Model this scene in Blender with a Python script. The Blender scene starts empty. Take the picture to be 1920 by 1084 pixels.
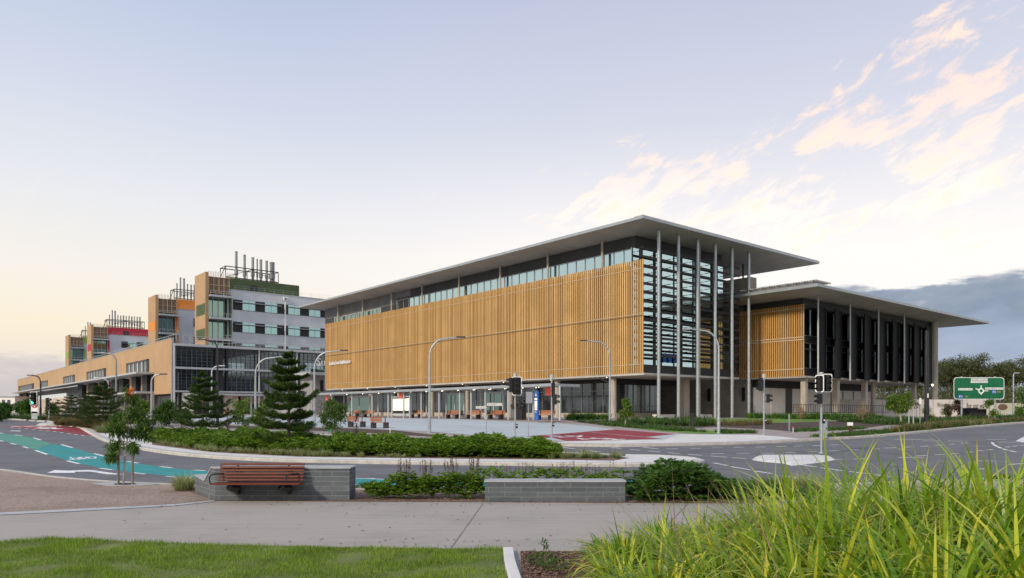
import bpy, bmesh, math, random
from mathutils import Vector, Matrix
from mathutils.geometry import tessellate_polygon
R = math.radians
random.seed(7)
rnd = random.random
def U(a, b): return a + (b - a) * rnd()
C = bpy.context.scene.collection
SC = bpy.context.scene
# ------------------------------------------------------------------ camera
F, CX, HY, H = 1367.0, 960.0, 770.0, 2.0
cam_d = bpy.data.cameras.new("camera"); cam = bpy.data.objects.new("camera", cam_d); C.objects.link(cam)
cam.location = (0, 0, H); cam.rotation_euler = (R(90), 0, 0)
cam_d.sensor_width = 36; cam_d.lens = 36 * F / 1920; cam_d.shift_y = (HY - 542) / 1920
cam_d.clip_start = 0.1; cam_d.clip_end = 6000
SC.camera = cam
SC.view_settings.view_transform = 'Standard'; SC.view_settings.look = 'None'
SC.view_settings.exposure = 0.45; SC.view_settings.gamma = 1.0
# ------------------------------------------------------------------ sun and sky
SUN_EL, SUN_AZ = R(30), R(222)          # azimuth clockwise from +Y: behind the camera, to the left
sd = bpy.data.lights.new("sun", 'SUN'); sun = bpy.data.objects.new("sun", sd); C.objects.link(sun)
sd.energy = 2.3; sd.angle = R(8); sd.color = (1.0, 0.88, 0.70)
sv = Vector((math.sin(SUN_AZ) * math.cos(SUN_EL), math.cos(SUN_AZ) * math.cos(SUN_EL), math.sin(SUN_EL)))
sun.rotation_euler = sv.to_track_quat('Z', 'Y').to_euler()
W = bpy.data.worlds.new("World"); SC.world = W; W.use_nodes = True
nt = W.node_tree; nt.nodes.clear()

class NG:
    def __init__(s, tree): s.t = tree
    def n(s, kind, **kw):
        nd = s.t.nodes.new(kind)
        for k, v in kw.items(): setattr(nd, k, v)
        return nd
    def put(s, inp, v):
        if hasattr(v, 'is_output') or isinstance(v, bpy.types.NodeSocket): s.t.links.new(v, inp)
        else: inp.default_value = v
    def m(s, op, a, b=0.0, c=0.0, clamp=False):
        nd = s.n('ShaderNodeMath', operation=op); nd.use_clamp = clamp
        s.put(nd.inputs[0], a); s.put(nd.inputs[1], b); s.put(nd.inputs[2], c)
        return nd.outputs[0]
    def mix(s, f, a, b, blend='MIX'):
        nd = s.n('ShaderNodeMix', data_type='RGBA', blend_type=blend)
        s.put(nd.inputs[0], f)
        s.put(nd.inputs[6], a if not isinstance(a, tuple) else (*a[:3], 1)); s.put(nd.inputs[7], b if not isinstance(b, tuple) else (*b[:3], 1))
        return nd.outputs[2]
    def ramp(s, f, stops, interp='LINEAR'):
        nd = s.n('ShaderNodeValToRGB'); s.put(nd.inputs[0], f); cr = nd.color_ramp; cr.interpolation = interp
        while len(cr.elements) < len(stops): cr.elements.new(0.5)
        for e, (p, c) in zip(cr.elements, stops):
            e.position = p; e.color = (*c[:3], 1) if isinstance(c, tuple) else (c, c, c, 1)
        return nd.outputs[0]
    def ss(s, x, a, b):
        nd = s.n('ShaderNodeMapRange', interpolation_type='SMOOTHSTEP')
        s.put(nd.inputs[0], x); s.put(nd.inputs[1], a); s.put(nd.inputs[2], b)
        return nd.outputs[0]
    def noise(s, vec, scale, detail=4, rough=0.5, dist=0.0):
        nd = s.n('ShaderNodeTexNoise'); 
        if vec is not None: s.put(nd.inputs['Vector'], vec)
        nd.inputs['Scale'].default_value = scale; nd.inputs['Detail'].default_value = detail
        nd.inputs['Roughness'].default_value = rough; nd.inputs['Distortion'].default_value = dist
        return nd.outputs[0]
g_ = NG(nt)
tc = g_.n('ShaderNodeTexCoord')
sp = g_.n('ShaderNodeSeparateXYZ'); nt.links.new(tc.outputs['Generated'], sp.inputs[0])
dx, dy, dz = sp.outputs
az = g_.m('ARCTAN2', dx, dy)
warp = g_.noise(tc.outputs['Generated'], 2.2, 5)
zz = g_.m('ADD', dz, g_.m('MULTIPLY', g_.m('SUBTRACT', warp, 0.5), 0.06))
left = g_.ramp(zz, [(0.0, (.50, .46, .46)), (.05, (.64, .57, .50)), (.10, (.72, .63, .49)), (.17, (.69, .655, .60)), (.25, (.62, .62, .635)), (.35, (.50, .535, .615)), (.50, (.36, .42, .56)), (.8, (.28, .36, .58))])
right = g_.ramp(zz, [(0.0, (.62, .60, .60)), (.08, (.72, .70, .66)), (.20, (.76, .72, .69)), (.27, (.66, .64, .655)), (.36, (.51, .525, .60)), (.50, (.40, .425, .54)), (.8, (.30, .38, .58))])
fz = g_.ss(az, -0.55, 0.25)
base = g_.mix(fz, left, right)
# pink and cream streaks rising to the right
cmb = g_.n('ShaderNodeCombineXYZ')
ca, sa = math.cos(0.36), math.sin(0.36)
g_.put(cmb.inputs[0], g_.m('MULTIPLY', g_.m('ADD', g_.m('MULTIPLY', az, ca), g_.m('MULTIPLY', dz, sa)), 5.6))
g_.put(cmb.inputs[1], g_.m('MULTIPLY', g_.m('SUBTRACT', g_.m('MULTIPLY', dz, ca), g_.m('MULTIPLY', az, sa)), 15.5))
n1 = g_.noise(cmb.outputs[0], 1.0, 8, .62, .3)
n2 = g_.noise(cmb.outputs[0], 2.6, 8, .68, .5)
cn = g_.m('ADD', g_.m('MULTIPLY', n1, .50), g_.m('MULTIPLY', n2, .50))
line = g_.m('SUBTRACT', dz, g_.m('MULTIPLY', az, .26))            # distance above the band's line
band = g_.m('MULTIPLY', g_.ss(line, .0, .12), g_.m('SUBTRACT', 1.0, g_.ss(line, .25, .34)))
band = g_.m('MULTIPLY', band, g_.ss(az, -.16, .12))
thr = g_.m('SUBTRACT', .60, g_.m('MULTIPLY', band, .135))
cl = g_.m('MULTIPLY', g_.ss(cn, thr, g_.m('ADD', thr, .10)), g_.m('MINIMUM', 1.0, g_.m('MULTIPLY', band, 2.0)))
ccol = g_.mix(g_.ss(dz, .22, .38), (.84, .77, .70), (.80, .62, .55))
ccol = g_.mix(g_.ss(n2, .5, .72), ccol, (.90, .70, .52))
sky = g_.mix(g_.m('MULTIPLY', cl, .8), base, ccol)
# faint wisps over the left half
w1 = g_.ss(cn, .56, .70)
sky = g_.mix(g_.m('MULTIPLY', g_.m('MULTIPLY', w1, g_.m('SUBTRACT', 1.0, g_.ss(dz, .26, .36))), .42), sky, (.82, .72, .64))
# blue grey bank low on the right
cb2 = g_.n('ShaderNodeCombineXYZ'); g_.put(cb2.inputs[0], g_.m('MULTIPLY', az, 7.0)); g_.put(cb2.inputs[1], g_.m('MULTIPLY', dz, 26.0))
edge = g_.noise(cb2.outputs[0], 1.0, 9, .62)
edge2 = g_.noise(cmb.outputs[0], 1.4, 6, .6)
zb = g_.m('ADD', dz, g_.m('MULTIPLY', g_.m('SUBTRACT', edge, .5), .11))
az2 = g_.m('ADD', az, g_.m('MULTIPLY', g_.m('SUBTRACT', edge, .5), .3))
bank = g_.m('MULTIPLY', g_.m('SUBTRACT', 1.0, g_.ss(zb, .147, .160)), g_.ss(az2, .27, .40))
bank = g_.m('MULTIPLY', bank, g_.m('SUBTRACT', 1.0, g_.ss(az, .95, 1.2)))
bcol = g_.ramp(g_.m('ADD', zb, g_.m('MULTIPLY', g_.m('SUBTRACT', edge2, .5), .10)), [(0.0, (.36, .38, .45)), (.05, (.26, .31, .42)), (.085, (.20, .25, .36)), (.12, (.135, .18, .26)), (.145, (.19, .23, .30)), (.165, (.42, .42, .44))])
sky = g_.mix(g_.m('MULTIPLY', bank, .93), sky, bcol)
# grey haze bank low on the left
bl = g_.m('MULTIPLY', g_.m('SUBTRACT', 1.0, g_.ss(zb, .040, .062)), g_.m('SUBTRACT', 1.0, g_.ss(az, -.55, -.35)))
sky = g_.mix(g_.m('MULTIPLY', bl, .7), sky, (.40, .375, .40))
# below the horizon
sky = g_.mix(g_.m('SUBTRACT', 1.0, g_.ss(dz, -.02, .0)), sky, (.16, .16, .15))
nish = g_.n('ShaderNodeTexSky', sky_type='NISHITA'); nish.sun_disc = False
nish.sun_elevation = SUN_EL; nish.sun_rotation = SUN_AZ
bg1 = g_.n('ShaderNodeBackground'); nt.links.new(sky, bg1.inputs[0]); bg1.inputs[1].default_value = 0.97
bg2 = g_.n('ShaderNodeBackground'); nt.links.new(nish.outputs[0], bg2.inputs[0]); bg2.inputs[1].default_value = 0.006
ad = g_.n('ShaderNodeAddShader'); nt.links.new(bg1.outputs[0], ad.inputs[0]); nt.links.new(bg2.outputs[0], ad.inputs[1])
wo = g_.n('ShaderNodeOutputWorld'); nt.links.new(ad.outputs[0], wo.inputs[0])

# ------------------------------------------------------------------ the lie of the land
def gz(Y):
    t = min(1, max(0, (Y - 30) / 46.0)); return 1.16 * t * t * (3 - 2 * t)
GZ = 1.16
def G(px, py, dz=0.0):
    """where the line of sight through a point of the photo meets the ground"""
    k = (py - HY) / F
    lo, hi = 2.0, 600.0
    for _ in range(50):
        mid = (lo + hi) / 2
        if (H - gz(mid) - dz) / mid > k: lo = mid
        else: hi = mid
    return Vector(((px - CX) / F * lo, lo, gz(lo) + dz))
def GY(px, Y, dz=0.0): return Vector(((px - CX) / F * Y, Y, gz(Y) + dz))
def zat(py, Y): return H + (HY - py) * Y / F
# building axes
uv = Vector((-.6405, .768)); vv = Vector((.768, .6405)); OX, OY = 13.5, 75.0
def P(t, s, z): return Vector((OX + uv.x * t + vv.x * s, OY + uv.y * t + vv.y * s, z))
def tx(px, s):
    k = (px - CX) / F
    return (OX + vv.x * s - k * (OY + vv.y * s)) / (k * uv.y - uv.x)
def sx(px, t):
    k = (px - CX) / F
    return (OX + uv.x * t - k * (OY + uv.y * t)) / (k * vv.y - vv.x)
def Yof(t, s): return OY + uv.y * t + vv.y * s
def zp(py, t, s): return zat(py, Yof(t, s))

# ------------------------------------------------------------------ object helpers
def rootloc(o):
    while o.parent: o = o.parent
    return o.location
def tag(o, label=None, cat=None, group=None, kind=None):
    if label: o['label'] = label
    if cat: o['category'] = cat
    if group: o['group'] = group
    if kind: o['kind'] = kind
    return o
def thing(name, label, cat, loc=(0, 0, 0), group=None):
    o = bpy.data.objects.new(name, None); C.objects.link(o); o.location = loc; o.empty_display_size = .2
    return tag(o, label, cat, group)
def copytree(o, loc=None, rz=0, label=None, sc=None, parent=None):
    c = o.copy(); C.objects.link(c)
    if parent: c.parent = parent
    else:
        c.location = loc; c.rotation_euler = (0, 0, rz)
        if sc: c.scale = sc
        if label: c['label'] = label
    for ch in o.children: copytree(ch, parent=c)
    return c
class MB:
    def __init__(s): s.v = []; s.f = []; s.g = None
    def add(s, vs, fs):
        b = len(s.v); s.v.extend([tuple(p) for p in vs]); s.f.extend([tuple(i + b for i in f) for f in fs]); return s
    def hexa(s, p):
        return s.add(p, [(0, 3, 2, 1), (4, 5, 6, 7), (0, 1, 5, 4), (1, 2, 6, 5), (2, 3, 7, 6), (3, 0, 4, 7)])
    def box(s, x0, x1, y0, y1, z0, z1):
        return s.hexa([(x0, y0, z0), (x1, y0, z0), (x1, y1, z0), (x0, y1, z0), (x0, y0, z1), (x1, y0, z1), (x1, y1, z1), (x0, y1, z1)])
    def bb(s, t0, t1, s0, s1, z0, z1):      # box on the building axes
        return s.hexa([P(t0, s0, z0), P(t0, s1, z0), P(t1, s1, z0), P(t1, s0, z0), P(t0, s0, z1), P(t0, s1, z1), P(t1, s1, z1), P(t1, s0, z1)])
    def rbox(s, c, sz, a=0.0, tilt=0.0):    # centre, size, turned about z, then tilted about own x
        M = Matrix.Translation(c) @ Matrix.Rotation(a, 4, 'Z') @ Matrix.Rotation(tilt, 4, 'X')
        x, y, z = sz[0] / 2, sz[1] / 2, sz[2] / 2
        return s.hexa([M @ Vector(q) for q in [(-x, -y, -z), (x, -y, -z), (x, y, -z), (-x, y, -z), (-x, -y, z), (x, -y, z), (x, y, z), (-x, y, z)]])
    def tube(s, pts, rs, n=10, cap=True):
        pts = [Vector(p) for p in pts]; m = len(pts); vs = []
        if not isinstance(rs, (list, tuple)): rs = [rs] * m
        prev = None
        for i, p in enumerate(pts):
            d = (pts[min(i + 1, m - 1)] - pts[max(i - 1, 0)]).normalized()
            if prev is None: a = d.orthogonal().normalized()
            else: a = (prev - d * prev.dot(d)).normalized()
            prev = a; b = d.cross(a)
            for k in range(n):
                an = 2 * math.pi * k / n; vs.append(p + (a * math.cos(an) + b * math.sin(an)) * rs[i])
        fs = [(i * n + k, i * n + (k + 1) % n, (i + 1) * n + (k + 1) % n, (i + 1) * n + k) for i in range(m - 1) for k in range(n)]
        if cap: fs += [tuple(range(n))[::-1], tuple((m - 1) * n + k for k in range(n))]
        return s.add(vs, fs)
    def cyl(s, x, y, z0, z1, r, n=14, r1=None): return s.tube([(x, y, z0), (x, y, z1)], [r, r if r1 is None else r1], n)
    def ell(s, c, r, n=10, m=7, jit=0.0):
        vs = []
        for i in range(m + 1):
            ph = math.pi * i / m
            for k in range(n):
                th = 2 * math.pi * k / n; q = 1 + U(-jit, jit)
                vs.append((c[0] + r[0] * q * math.sin(ph) * math.cos(th), c[1] + r[1] * q * math.sin(ph) * math.sin(th), c[2] + r[2] * q * math.cos(ph)))
        return s.add(vs, [(i * n + k, (i + 1) * n + k, (i + 1) * n + (k + 1) % n, i * n + (k + 1) % n) for i in range(m) for k in range(n)])
    def prism(s, poly, ext):                # closed outline of 3D points, pushed along ext
        poly = [Vector(p) for p in poly]; n = len(poly); e = Vector(ext)
        tris = tessellate_polygon([poly]); b = len(s.v)
        s.v.extend([tuple(p) for p in poly]); s.v.extend([tuple(p + e) for p in poly])
        s.f.extend([(b + a, b + c, b + d) for a, c, d in tris]); s.f.extend([(b + n + a, b + n + d, b + n + c) for a, c, d in tris])
        s.f.extend([(b + i, b + (i + 1) % n, b + n + (i + 1) % n, b + n + i) for i in range(n)]); return s
    def build(s, name, m, parent=None, smooth=False, recalc=True, origin=None, bevel=0, local=False):
        off = Vector((0, 0, 0))
        if parent is not None and not local: off = Vector(rootloc(parent))
        elif origin is not None: off = Vector(origin)
        me = bpy.data.meshes.new(name)
        me.from_pydata([(v[0] - off[0], v[1] - off[1], v[2] - off[2]) for v in s.v], [], s.f)
        if recalc:
            bm = bmesh.new(); bm.from_mesh(me); bmesh.ops.recalc_face_normals(bm, faces=bm.faces); bm.to_mesh(me); bm.free()
        if s.g:
            at = me.attributes.new('grad', 'FLOAT', 'POINT'); at.data.foreach_set('value', s.g)
        if smooth: 
            me.polygons.foreach_set('use_smooth', [True] * len(me.polygons))
            try: me.set_sharp_from_angle(angle=R(40))
            except Exception: pass
        me.materials.append(m)
        o = bpy.data.objects.new(name, me); C.objects.link(o)
        if parent is not None: o.parent = parent
        elif origin is not None: o.location = origin
        if bevel:
            md = o.modifiers.new('bevel', 'BEVEL'); md.width = bevel; md.segments = 2; md.limit_method = 'ANGLE'
        return o
def text(mb, txt, size, M, depth=.01, align='LEFT', width=None):
    cu = bpy.data.curves.new('t', 'FONT'); cu.body = txt; cu.size = size; cu.extrude = depth; cu.align_x = align; cu.resolution_u = 2
    o = bpy.data.objects.new('t', cu); C.objects.link(o)
    bpy.context.view_layer.update()
    me = o.to_mesh(); vs = [v.co.copy() for v in me.vertices]; fs = [tuple(p.vertices) for p in me.polygons]
    o.to_mesh_clear(); bpy.data.objects.remove(o); bpy.data.curves.remove(cu)
    if width and vs:
        w = max(v.x for v in vs) - min(v.x for v in vs)
        for v in vs: v.x *= width / w
    mb.add([M @ v for v in vs], fs)
def frame(o, xd, zd):        # matrix whose x runs along xd, y along zd
    x = Vector(xd).normalized(); y = Vector(zd).normalized(); z = x.cross(y)
    return Matrix(((x.x, y.x, z.x, o[0]), (x.y, y.y, z.y, o[1]), (x.z, y.z, z.z, o[2]), (0, 0, 0, 1)))

# ------------------------------------------------------------------ materials
def mat(name, col, rough=.7, metal=0.0, var=.18, scale=1.5, bump=0.0, bscale=20, spec=.4, col2=None, stretch=None, emit=None, island=None, coat=0, stain=0.0, wear=0.0):
    m = bpy.data.materials.new(name); m.use_nodes = True; t = m.node_tree; g = NG(t)
    b = t.nodes['Principled BSDF']
    geo = g.n('ShaderNodeNewGeometry'); vec = geo.outputs['Position']
    if stretch:
        mp = g.n('ShaderNodeMapping'); t.links.new(vec, mp.inputs[0]); mp.inputs['Scale'].default_value = stretch; vec = mp.outputs[0]
    n = g.noise(vec, scale, 6, .6)
    c2 = col2 or tuple(c * (1 - var) for c in col); c1 = col if col2 else tuple(min(1, c * (1 + var)) for c in col)
    c = g.mix(g.ss(n, .3, .7), c2, c1)
    if island: c = g.mix(geo.outputs['Random Per Island'], c, island)
    if stain:
        n3 = g.noise(geo.outputs['Position'], .6, 8, .7)
        c = g.mix(g.m('MULTIPLY', g.ss(n3, .5, .75), stain), c, tuple(q * .45 for q in col))
    if wear:
        w1 = g.noise(geo.outputs['Position'], 14, 8, .75); w2 = g.noise(geo.outputs['Position'], .7, 5, .6)
        c = g.mix(g.m('MULTIPLY', g.ss(g.m('ADD', g.m('MULTIPLY', w1, .6), g.m('MULTIPLY', w2, .4)), .50, .60), wear), c, (.16, .163, .177))
    t.links.new(c, b.inputs['Base Color'])
    b.inputs['Roughness'].default_value = rough; b.inputs['Metallic'].default_value = metal
    b.inputs['Specular IOR Level'].default_value = spec
    if coat: b.inputs['Coat Weight'].default_value = coat
    if bump:
        bn = g.n('ShaderNodeBump'); bn.inputs['Strength'].default_value = bump; bn.inputs['Distance'].default_value = .02
        t.links.new(g.noise(vec, bscale, 4, .6), bn.inputs['Height']); t.links.new(bn.outputs[0], b.inputs['Normal'])
    if emit:
        b.inputs['Emission Color'].default_value = (*emit[:3], 1); b.inputs['Emission Strength'].default_value = emit[3]
    return m
def leafmat(name, a, b_, c_=None, tip=None, rough=.5, trans=.3, amt=1.0):
    m = bpy.data.materials.new(name); m.use_nodes = True; t = m.node_tree; g = NG(t); b = t.nodes['Principled BSDF']
    geo = g.n('ShaderNodeNewGeometry'); r = geo.outputs['Random Per Island']
    st = [(0, a), (.6, b_), (1, c_ or b_)]
    c = g.ramp(r, st)
    big = g.noise(geo.outputs['Position'], 1.3, 3)
    c = g.mix(g.m('MULTIPLY', g.ss(big, .35, .65), .35 * amt), c, tuple(x * .55 for x in a))
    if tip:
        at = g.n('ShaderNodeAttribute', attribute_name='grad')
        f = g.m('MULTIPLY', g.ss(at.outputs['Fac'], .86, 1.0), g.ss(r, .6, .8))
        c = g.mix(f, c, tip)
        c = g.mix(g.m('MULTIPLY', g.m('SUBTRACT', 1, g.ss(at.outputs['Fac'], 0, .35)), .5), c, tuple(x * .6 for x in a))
    t.links.new(c, b.inputs['Base Color']); b.inputs['Roughness'].default_value = rough; b.inputs['Specular IOR Level'].default_value = .35
    tr = g.n('ShaderNodeBsdfTranslucent'); t.links.new(c, tr.inputs[0])
    mx = g.n('ShaderNodeMixShader'); mx.inputs[0].default_value = trans
    t.links.new(b.outputs[0], mx.inputs[1]); t.links.new(tr.outputs[0], mx.inputs[2])
    t.links.new(mx.outputs[0], t.nodes['Material Output'].inputs[0])
    return m
def glassmat(name, tint, refl=.4, dark=(.012, .016, .02), rough=.03, wob=.15):
    m = bpy.data.materials.new(name); m.use_nodes = True; t = m.node_tree; g = NG(t); b = t.nodes['Principled BSDF']
    geo = g.n('ShaderNodeNewGeometry')
    n = g.noise(geo.outputs['Position'], .45, 5, .6)
    c = g.mix(g.ss(n, .4, .62), dark, tuple(x * 3 for x in dark))
    t.links.new(c, b.inputs['Base Color']); b.inputs['Roughness'].default_value = .15
    gl = g.n('ShaderNodeBsdfGlossy'); gl.inputs[0].default_value = (*tint, 1); gl.inputs[1].default_value = rough
    bn = g.n('ShaderNodeBump'); bn.inputs['Strength'].default_value = wob; bn.inputs['Distance'].default_value = .01
    t.links.new(g.noise(geo.outputs['Position'], .8, 2), bn.inputs['Height']); t.links.new(bn.outputs[0], gl.inputs['Normal'])
    lw = g.n('ShaderNodeLayerWeight'); lw.inputs[0].default_value = .25
    f = g.m('ADD', refl, g.m('MULTIPLY', lw.outputs['Fresnel'], .5), clamp=True)
    mx = g.n('ShaderNodeMixShader'); t.links.new(f, mx.inputs[0])
    t.links.new(b.outputs[0], mx.inputs[1]); t.links.new(gl.outputs[0], mx.inputs[2])
    t.links.new(mx.outputs[0], t.nodes['Material Output'].inputs[0])
    return m
def linesmat(name, col, axis, pitch, dark=.5, width=.06, rough=.6, metal=0.0, var=.1, scale=.5, bump=0.0, z_pitch=None, rot=True, soft=.5):
    """panel joints or battens: lines every pitch metres along a building axis ('t','s') or z"""
    m = mat(name, col, rough, metal, var, scale); t = m.node_tree; g = NG(t); b = t.nodes['Principled BSDF']
    src = b.inputs['Base Color'].links[0].from_socket
    geo = g.n('ShaderNodeNewGeometry'); sp = g.n('ShaderNodeSeparateXYZ'); t.links.new(geo.outputs['Position'], sp.inputs[0])
    def co(a):
        if a == 'z': return sp.outputs[2]
        d = uv if a == 't' else vv
        if a == 'x': return sp.outputs[0]
        return g.m('ADD', g.m('MULTIPLY', sp.outputs[0], d.x), g.m('MULTIPLY', sp.outputs[1], d.y))
    def line(a, p, w):
        fr = g.m('FRACT', g.m('ADD', g.m('DIVIDE', co(a), p), 100.0))
        return g.m('LESS_THAN', fr, w)
    f = line(axis, pitch, width)
    if z_pitch: f = g.m('MAXIMUM', f, line('z', z_pitch, .03 / z_pitch))
    c = g.mix(g.m('MULTIPLY', f, dark), src, tuple(x * .3 for x in col))
    t.links.new(c, b.inputs['Base Color'])
    return m
def brickmat(name, c1, c2, mortar, bw, bh, off=.5):
    m = bpy.data.materials.new(name); m.use_nodes = True; t = m.node_tree; g = NG(t); b = t.nodes['Principled BSDF']
    geo = g.n('ShaderNodeNewGeometry'); sp = g.n('ShaderNodeSeparateXYZ'); t.links.new(geo.outputs['Position'], sp.inputs[0])
    cb = g.n('ShaderNodeCombineXYZ'); g.put(cb.inputs[0], g.m('ADD', sp.outputs[0], sp.outputs[1])); g.put(cb.inputs[1], sp.outputs[2])
    br = g.n('ShaderNodeTexBrick'); t.links.new(cb.outputs[0], br.inputs['Vector'])
    br.inputs['Color1'].default_value = (*c1, 1); br.inputs['Color2'].default_value = (*c2, 1); br.inputs['Mortar'].default_value = (*mortar, 1)
    br.inputs['Scale'].default_value = 1; br.inputs['Mortar Size'].default_value = .005; br.inputs['Brick Width'].default_value = bw; br.inputs['Row Height'].default_value = bh
    br.inputs['Mortar Smooth'].default_value = .3; br.offset = off
    n = g.noise(geo.outputs['Position'], 6, 8, .7); n2 = g.noise(geo.outputs['Position'], 60, 3, .7)
    c = g.mix(.5, br.outputs[0], g.ramp(n, [(.25, .28), (.75, 1.0)]), 'MULTIPLY')
    c = g.mix(.35, c, g.ramp(n2, [(.3, .4), (.7, 1.0)]), 'MULTIPLY')
    t.links.new(c, b.inputs['Base Color']); b.inputs['Roughness'].default_value = .85
    bn = g.n('ShaderNodeBump'); bn.inputs['Strength'].default_value = .5; bn.inputs['Distance'].default_value = .01
    t.links.new(g.m('SUBTRACT', g.m('MULTIPLY', n2, .5), br.outputs['Fac']), bn.inputs['Height']); t.links.new(bn.outputs[0], b.inputs['Normal'])
    return m
def speckle(name, cols, scale, rough=.9, streak=None, joint=0, bump=.3, stain=.3):
    """exposed stone, mulch or asphalt: cells of several colours"""
    m = bpy.data.materials.new(name); m.use_nodes = True; t = m.node_tree; g = NG(t); b = t.nodes['Principled BSDF']
    geo = g.n('ShaderNodeNewGeometry')
    vo = g.n('ShaderNodeTexVoronoi'); t.links.new(geo.outputs['Position'], vo.inputs['Vector']); vo.inputs['Scale'].default_value = scale
    sep = g.n('ShaderNodeSeparateColor'); t.links.new(vo.outputs['Color'], sep.inputs[0])
    n = len(cols); c = g.ramp(sep.outputs[0], [(i / max(1, n - 1), q) for i, q in enumerate(cols)])
    big = g.noise(geo.outputs['Position'], .35, 6, .65)
    c = g.mix(g.m('MULTIPLY', g.ss(big, .42, .72), stain), c, tuple(x * .6 for x in cols[0]))
    if streak:
        mp = g.n('ShaderNodeMapping'); t.links.new(geo.outputs['Position'], mp.inputs[0]); mp.inputs['Scale'].default_value = streak[:3]
        s_ = g.noise(mp.outputs[0], 1.0, 7, .65)
        c = g.mix(g.m('MULTIPLY', g.ss(s_, .35, .75), streak[3]), c, tuple(x * .62 for x in cols[-1]))
    t.links.new(c, b.inputs['Base Color']); b.inputs['Roughness'].default_value = rough; b.inputs['Specular IOR Level'].default_value = .3
    bn = g.n('ShaderNodeBump'); bn.inputs['Strength'].default_value = bump; bn.inputs['Distance'].default_value = .01
    t.links.new(sep.outputs[1], bn.inputs['Height']); t.links.new(bn.outputs[0], b.inputs['Normal'])
    return m
M = {}
M['asphalt'] = speckle('asphalt', [(.125, .127, .135), (.155, .157, .165), (.19, .192, .20)], 60, .85, streak=(.10, .9, 1, .6), stain=.6)
M['paint'] = mat('road_paint', (.78, .78, .76), .7, var=.12, scale=9, wear=.55)
M['red_paint'] = mat('red_road_surface', (.27, .032, .042), .8, var=.16, scale=2.5, stain=.3, wear=.35)
M['green_paint'] = mat('faded_green_surface', (.07, .27, .19), .8, var=.15, scale=2, wear=.5)
M['teal_paint'] = mat('teal_road_surface', (.012, .25, .245), .75, var=.12, scale=2, wear=.28)
M['kerb'] = mat('kerb_concrete', (.46, .44, .40), .85, var=.15, scale=3, bump=.3, bscale=40, stain=.35)
M['white_conc'] = mat('pale_concrete', (.62, .61, .58), .8, var=.10, scale=1.5, stain=.25)
M['busway'] = mat('busway_concrete', (.42, .47, .48), .8, var=.10, scale=.6, stretch=(.4, 1.5, 1), stain=.25)
M['footpath'] = mat('footpath_concrete', (.33, .285, .26), .85, var=.12, scale=1.0, stain=.3)
M['paving'] = speckle('broomed_concrete', [(.35, .318, .28), (.38, .344, .304), (.405, .368, .325)], 90, .8, streak=(.25, 9, 1, .45), stain=.45, bump=.08)
M['aggregate'] = speckle('exposed_aggregate', [(.16, .115, .085), (.30, .22, .17), (.42, .33, .27), (.24, .17, .13)], 38, .85, stain=.5)
M['trim'] = mat('grey_trim_concrete', (.40, .41, .41), .8, var=.12, scale=3)
M['ground'] = mat('scrub_ground', (.10, .12, .05), .95, var=.35, scale=.25)
M['soil'] = speckle('bark_mulch', [(.06, .032, .022), (.17, .10, .07), (.33, .24, .19), (.12, .065, .045)], 26, .95, stain=.3, bump=.8)
M['darkmulch'] = speckle('dark_mulch', [(.03, .022, .018), (.08, .055, .045), (.14, .11, .09)], 12, .95, stain=.3, bump=.8)
M['turf'] = mat('turf', (.14, .17, .045), .95, var=.3, scale=1.5, bump=.5, bscale=60)
M['farlawn'] = mat('far_lawn', (.13, .24, .035), .95, var=.2, scale=.8, bump=.5, bscale=30)
M['block'] = brickmat('grey_block', (.105, .122, .135), (.150, .167, .180), (.30, .315, .325), .72, .1065)
M['cap'] = mat('grey_cap_stone', (.36, .37, .37), .7, var=.12, scale=5)
M['timber'] = mat('oiled_timber', (.135, .036, .016), .5, spec=.2, var=.4, scale=2.0, stretch=(1.5, 30, 30), island=(.085, .026, .022))
M['timber2'] = mat('pale_timber', (.42, .17, .07), .5, var=.3, scale=2.0, island=(.36, .13, .06))
M['black'] = mat('black_paint', (.012, .012, .014), .4, var=.2)
M['galv'] = mat('galvanised_steel', (.40, .44, .46), .42, .55, var=.15, scale=5)
M['whitesteel'] = mat('pale_steel', (.44, .46, .47), .45, .1, var=.06, scale=3)
M['greysteel'] = mat('grey_steel', (.25, .265, .275), .4, .5, var=.18, scale=4)
M['darkpole'] = mat('dark_pole', (.028, .028, .032), .45, .2, var=.2)
M['white'] = mat('white_paint', (.80, .80, .78), .5, var=.05)
M['charcoal'] = mat('charcoal_cladding', (.024, .024, .027), .6, var=.2, scale=.6)
M['darkwall'] = mat('dark_wall', (.05, .052, .055), .7, var=.2, scale=.5)
M['midwall'] = mat('mid_grey_wall', (.16, .165, .165), .7, var=.12, scale=.5)
M['soffit'] = linesmat('soffit_sheet', (.46, .44, .405), 't', 1.2, .35, .03, .8, var=.12, scale=.25)
M['fascia'] = mat('metal_fascia', (.36, .39, .41), .4, .4, var=.1)
M['roofmetal'] = linesmat('ribbed_roof', (.45, .44, .40), 't', .25, .6, .4, .5, .3)
M['slat'] = mat('ochre_batten', (.66, .415, .165), .55, var=.13, scale=.35, island=(.48, .27, .09))
M['slat2'] = mat('amber_batten', (.64, .36, .115), .55, var=.12, scale=.35, island=(.54, .285, .09))
M['rail'] = mat('batten_rail', (.52, .42, .30), .5, var=.1)
M['conc'] = linesmat('board_marked_concrete', (.40, .365, .31), 's', 2.4, .28, .012, .85, var=.18, scale=.7, z_pitch=1.35)
M['column'] = mat('concrete_column', (.40, .355, .29), .8, var=.15, scale=2, stretch=(2, 2, .4))
M['tan'] = linesmat('tan_cladding', (.46, .295, .155), 't', .55, .22, .3, .6, var=.08, scale=.2)
M['fin'] = mat('dark_fin', (.014, .0135, .015), .7, var=.2, scale=.6, spec=.15)
M['whitepanel'] = linesmat('white_panel', (.80, .77, .73), 's', 1.1, .3, .02, .7, var=.06)
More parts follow.
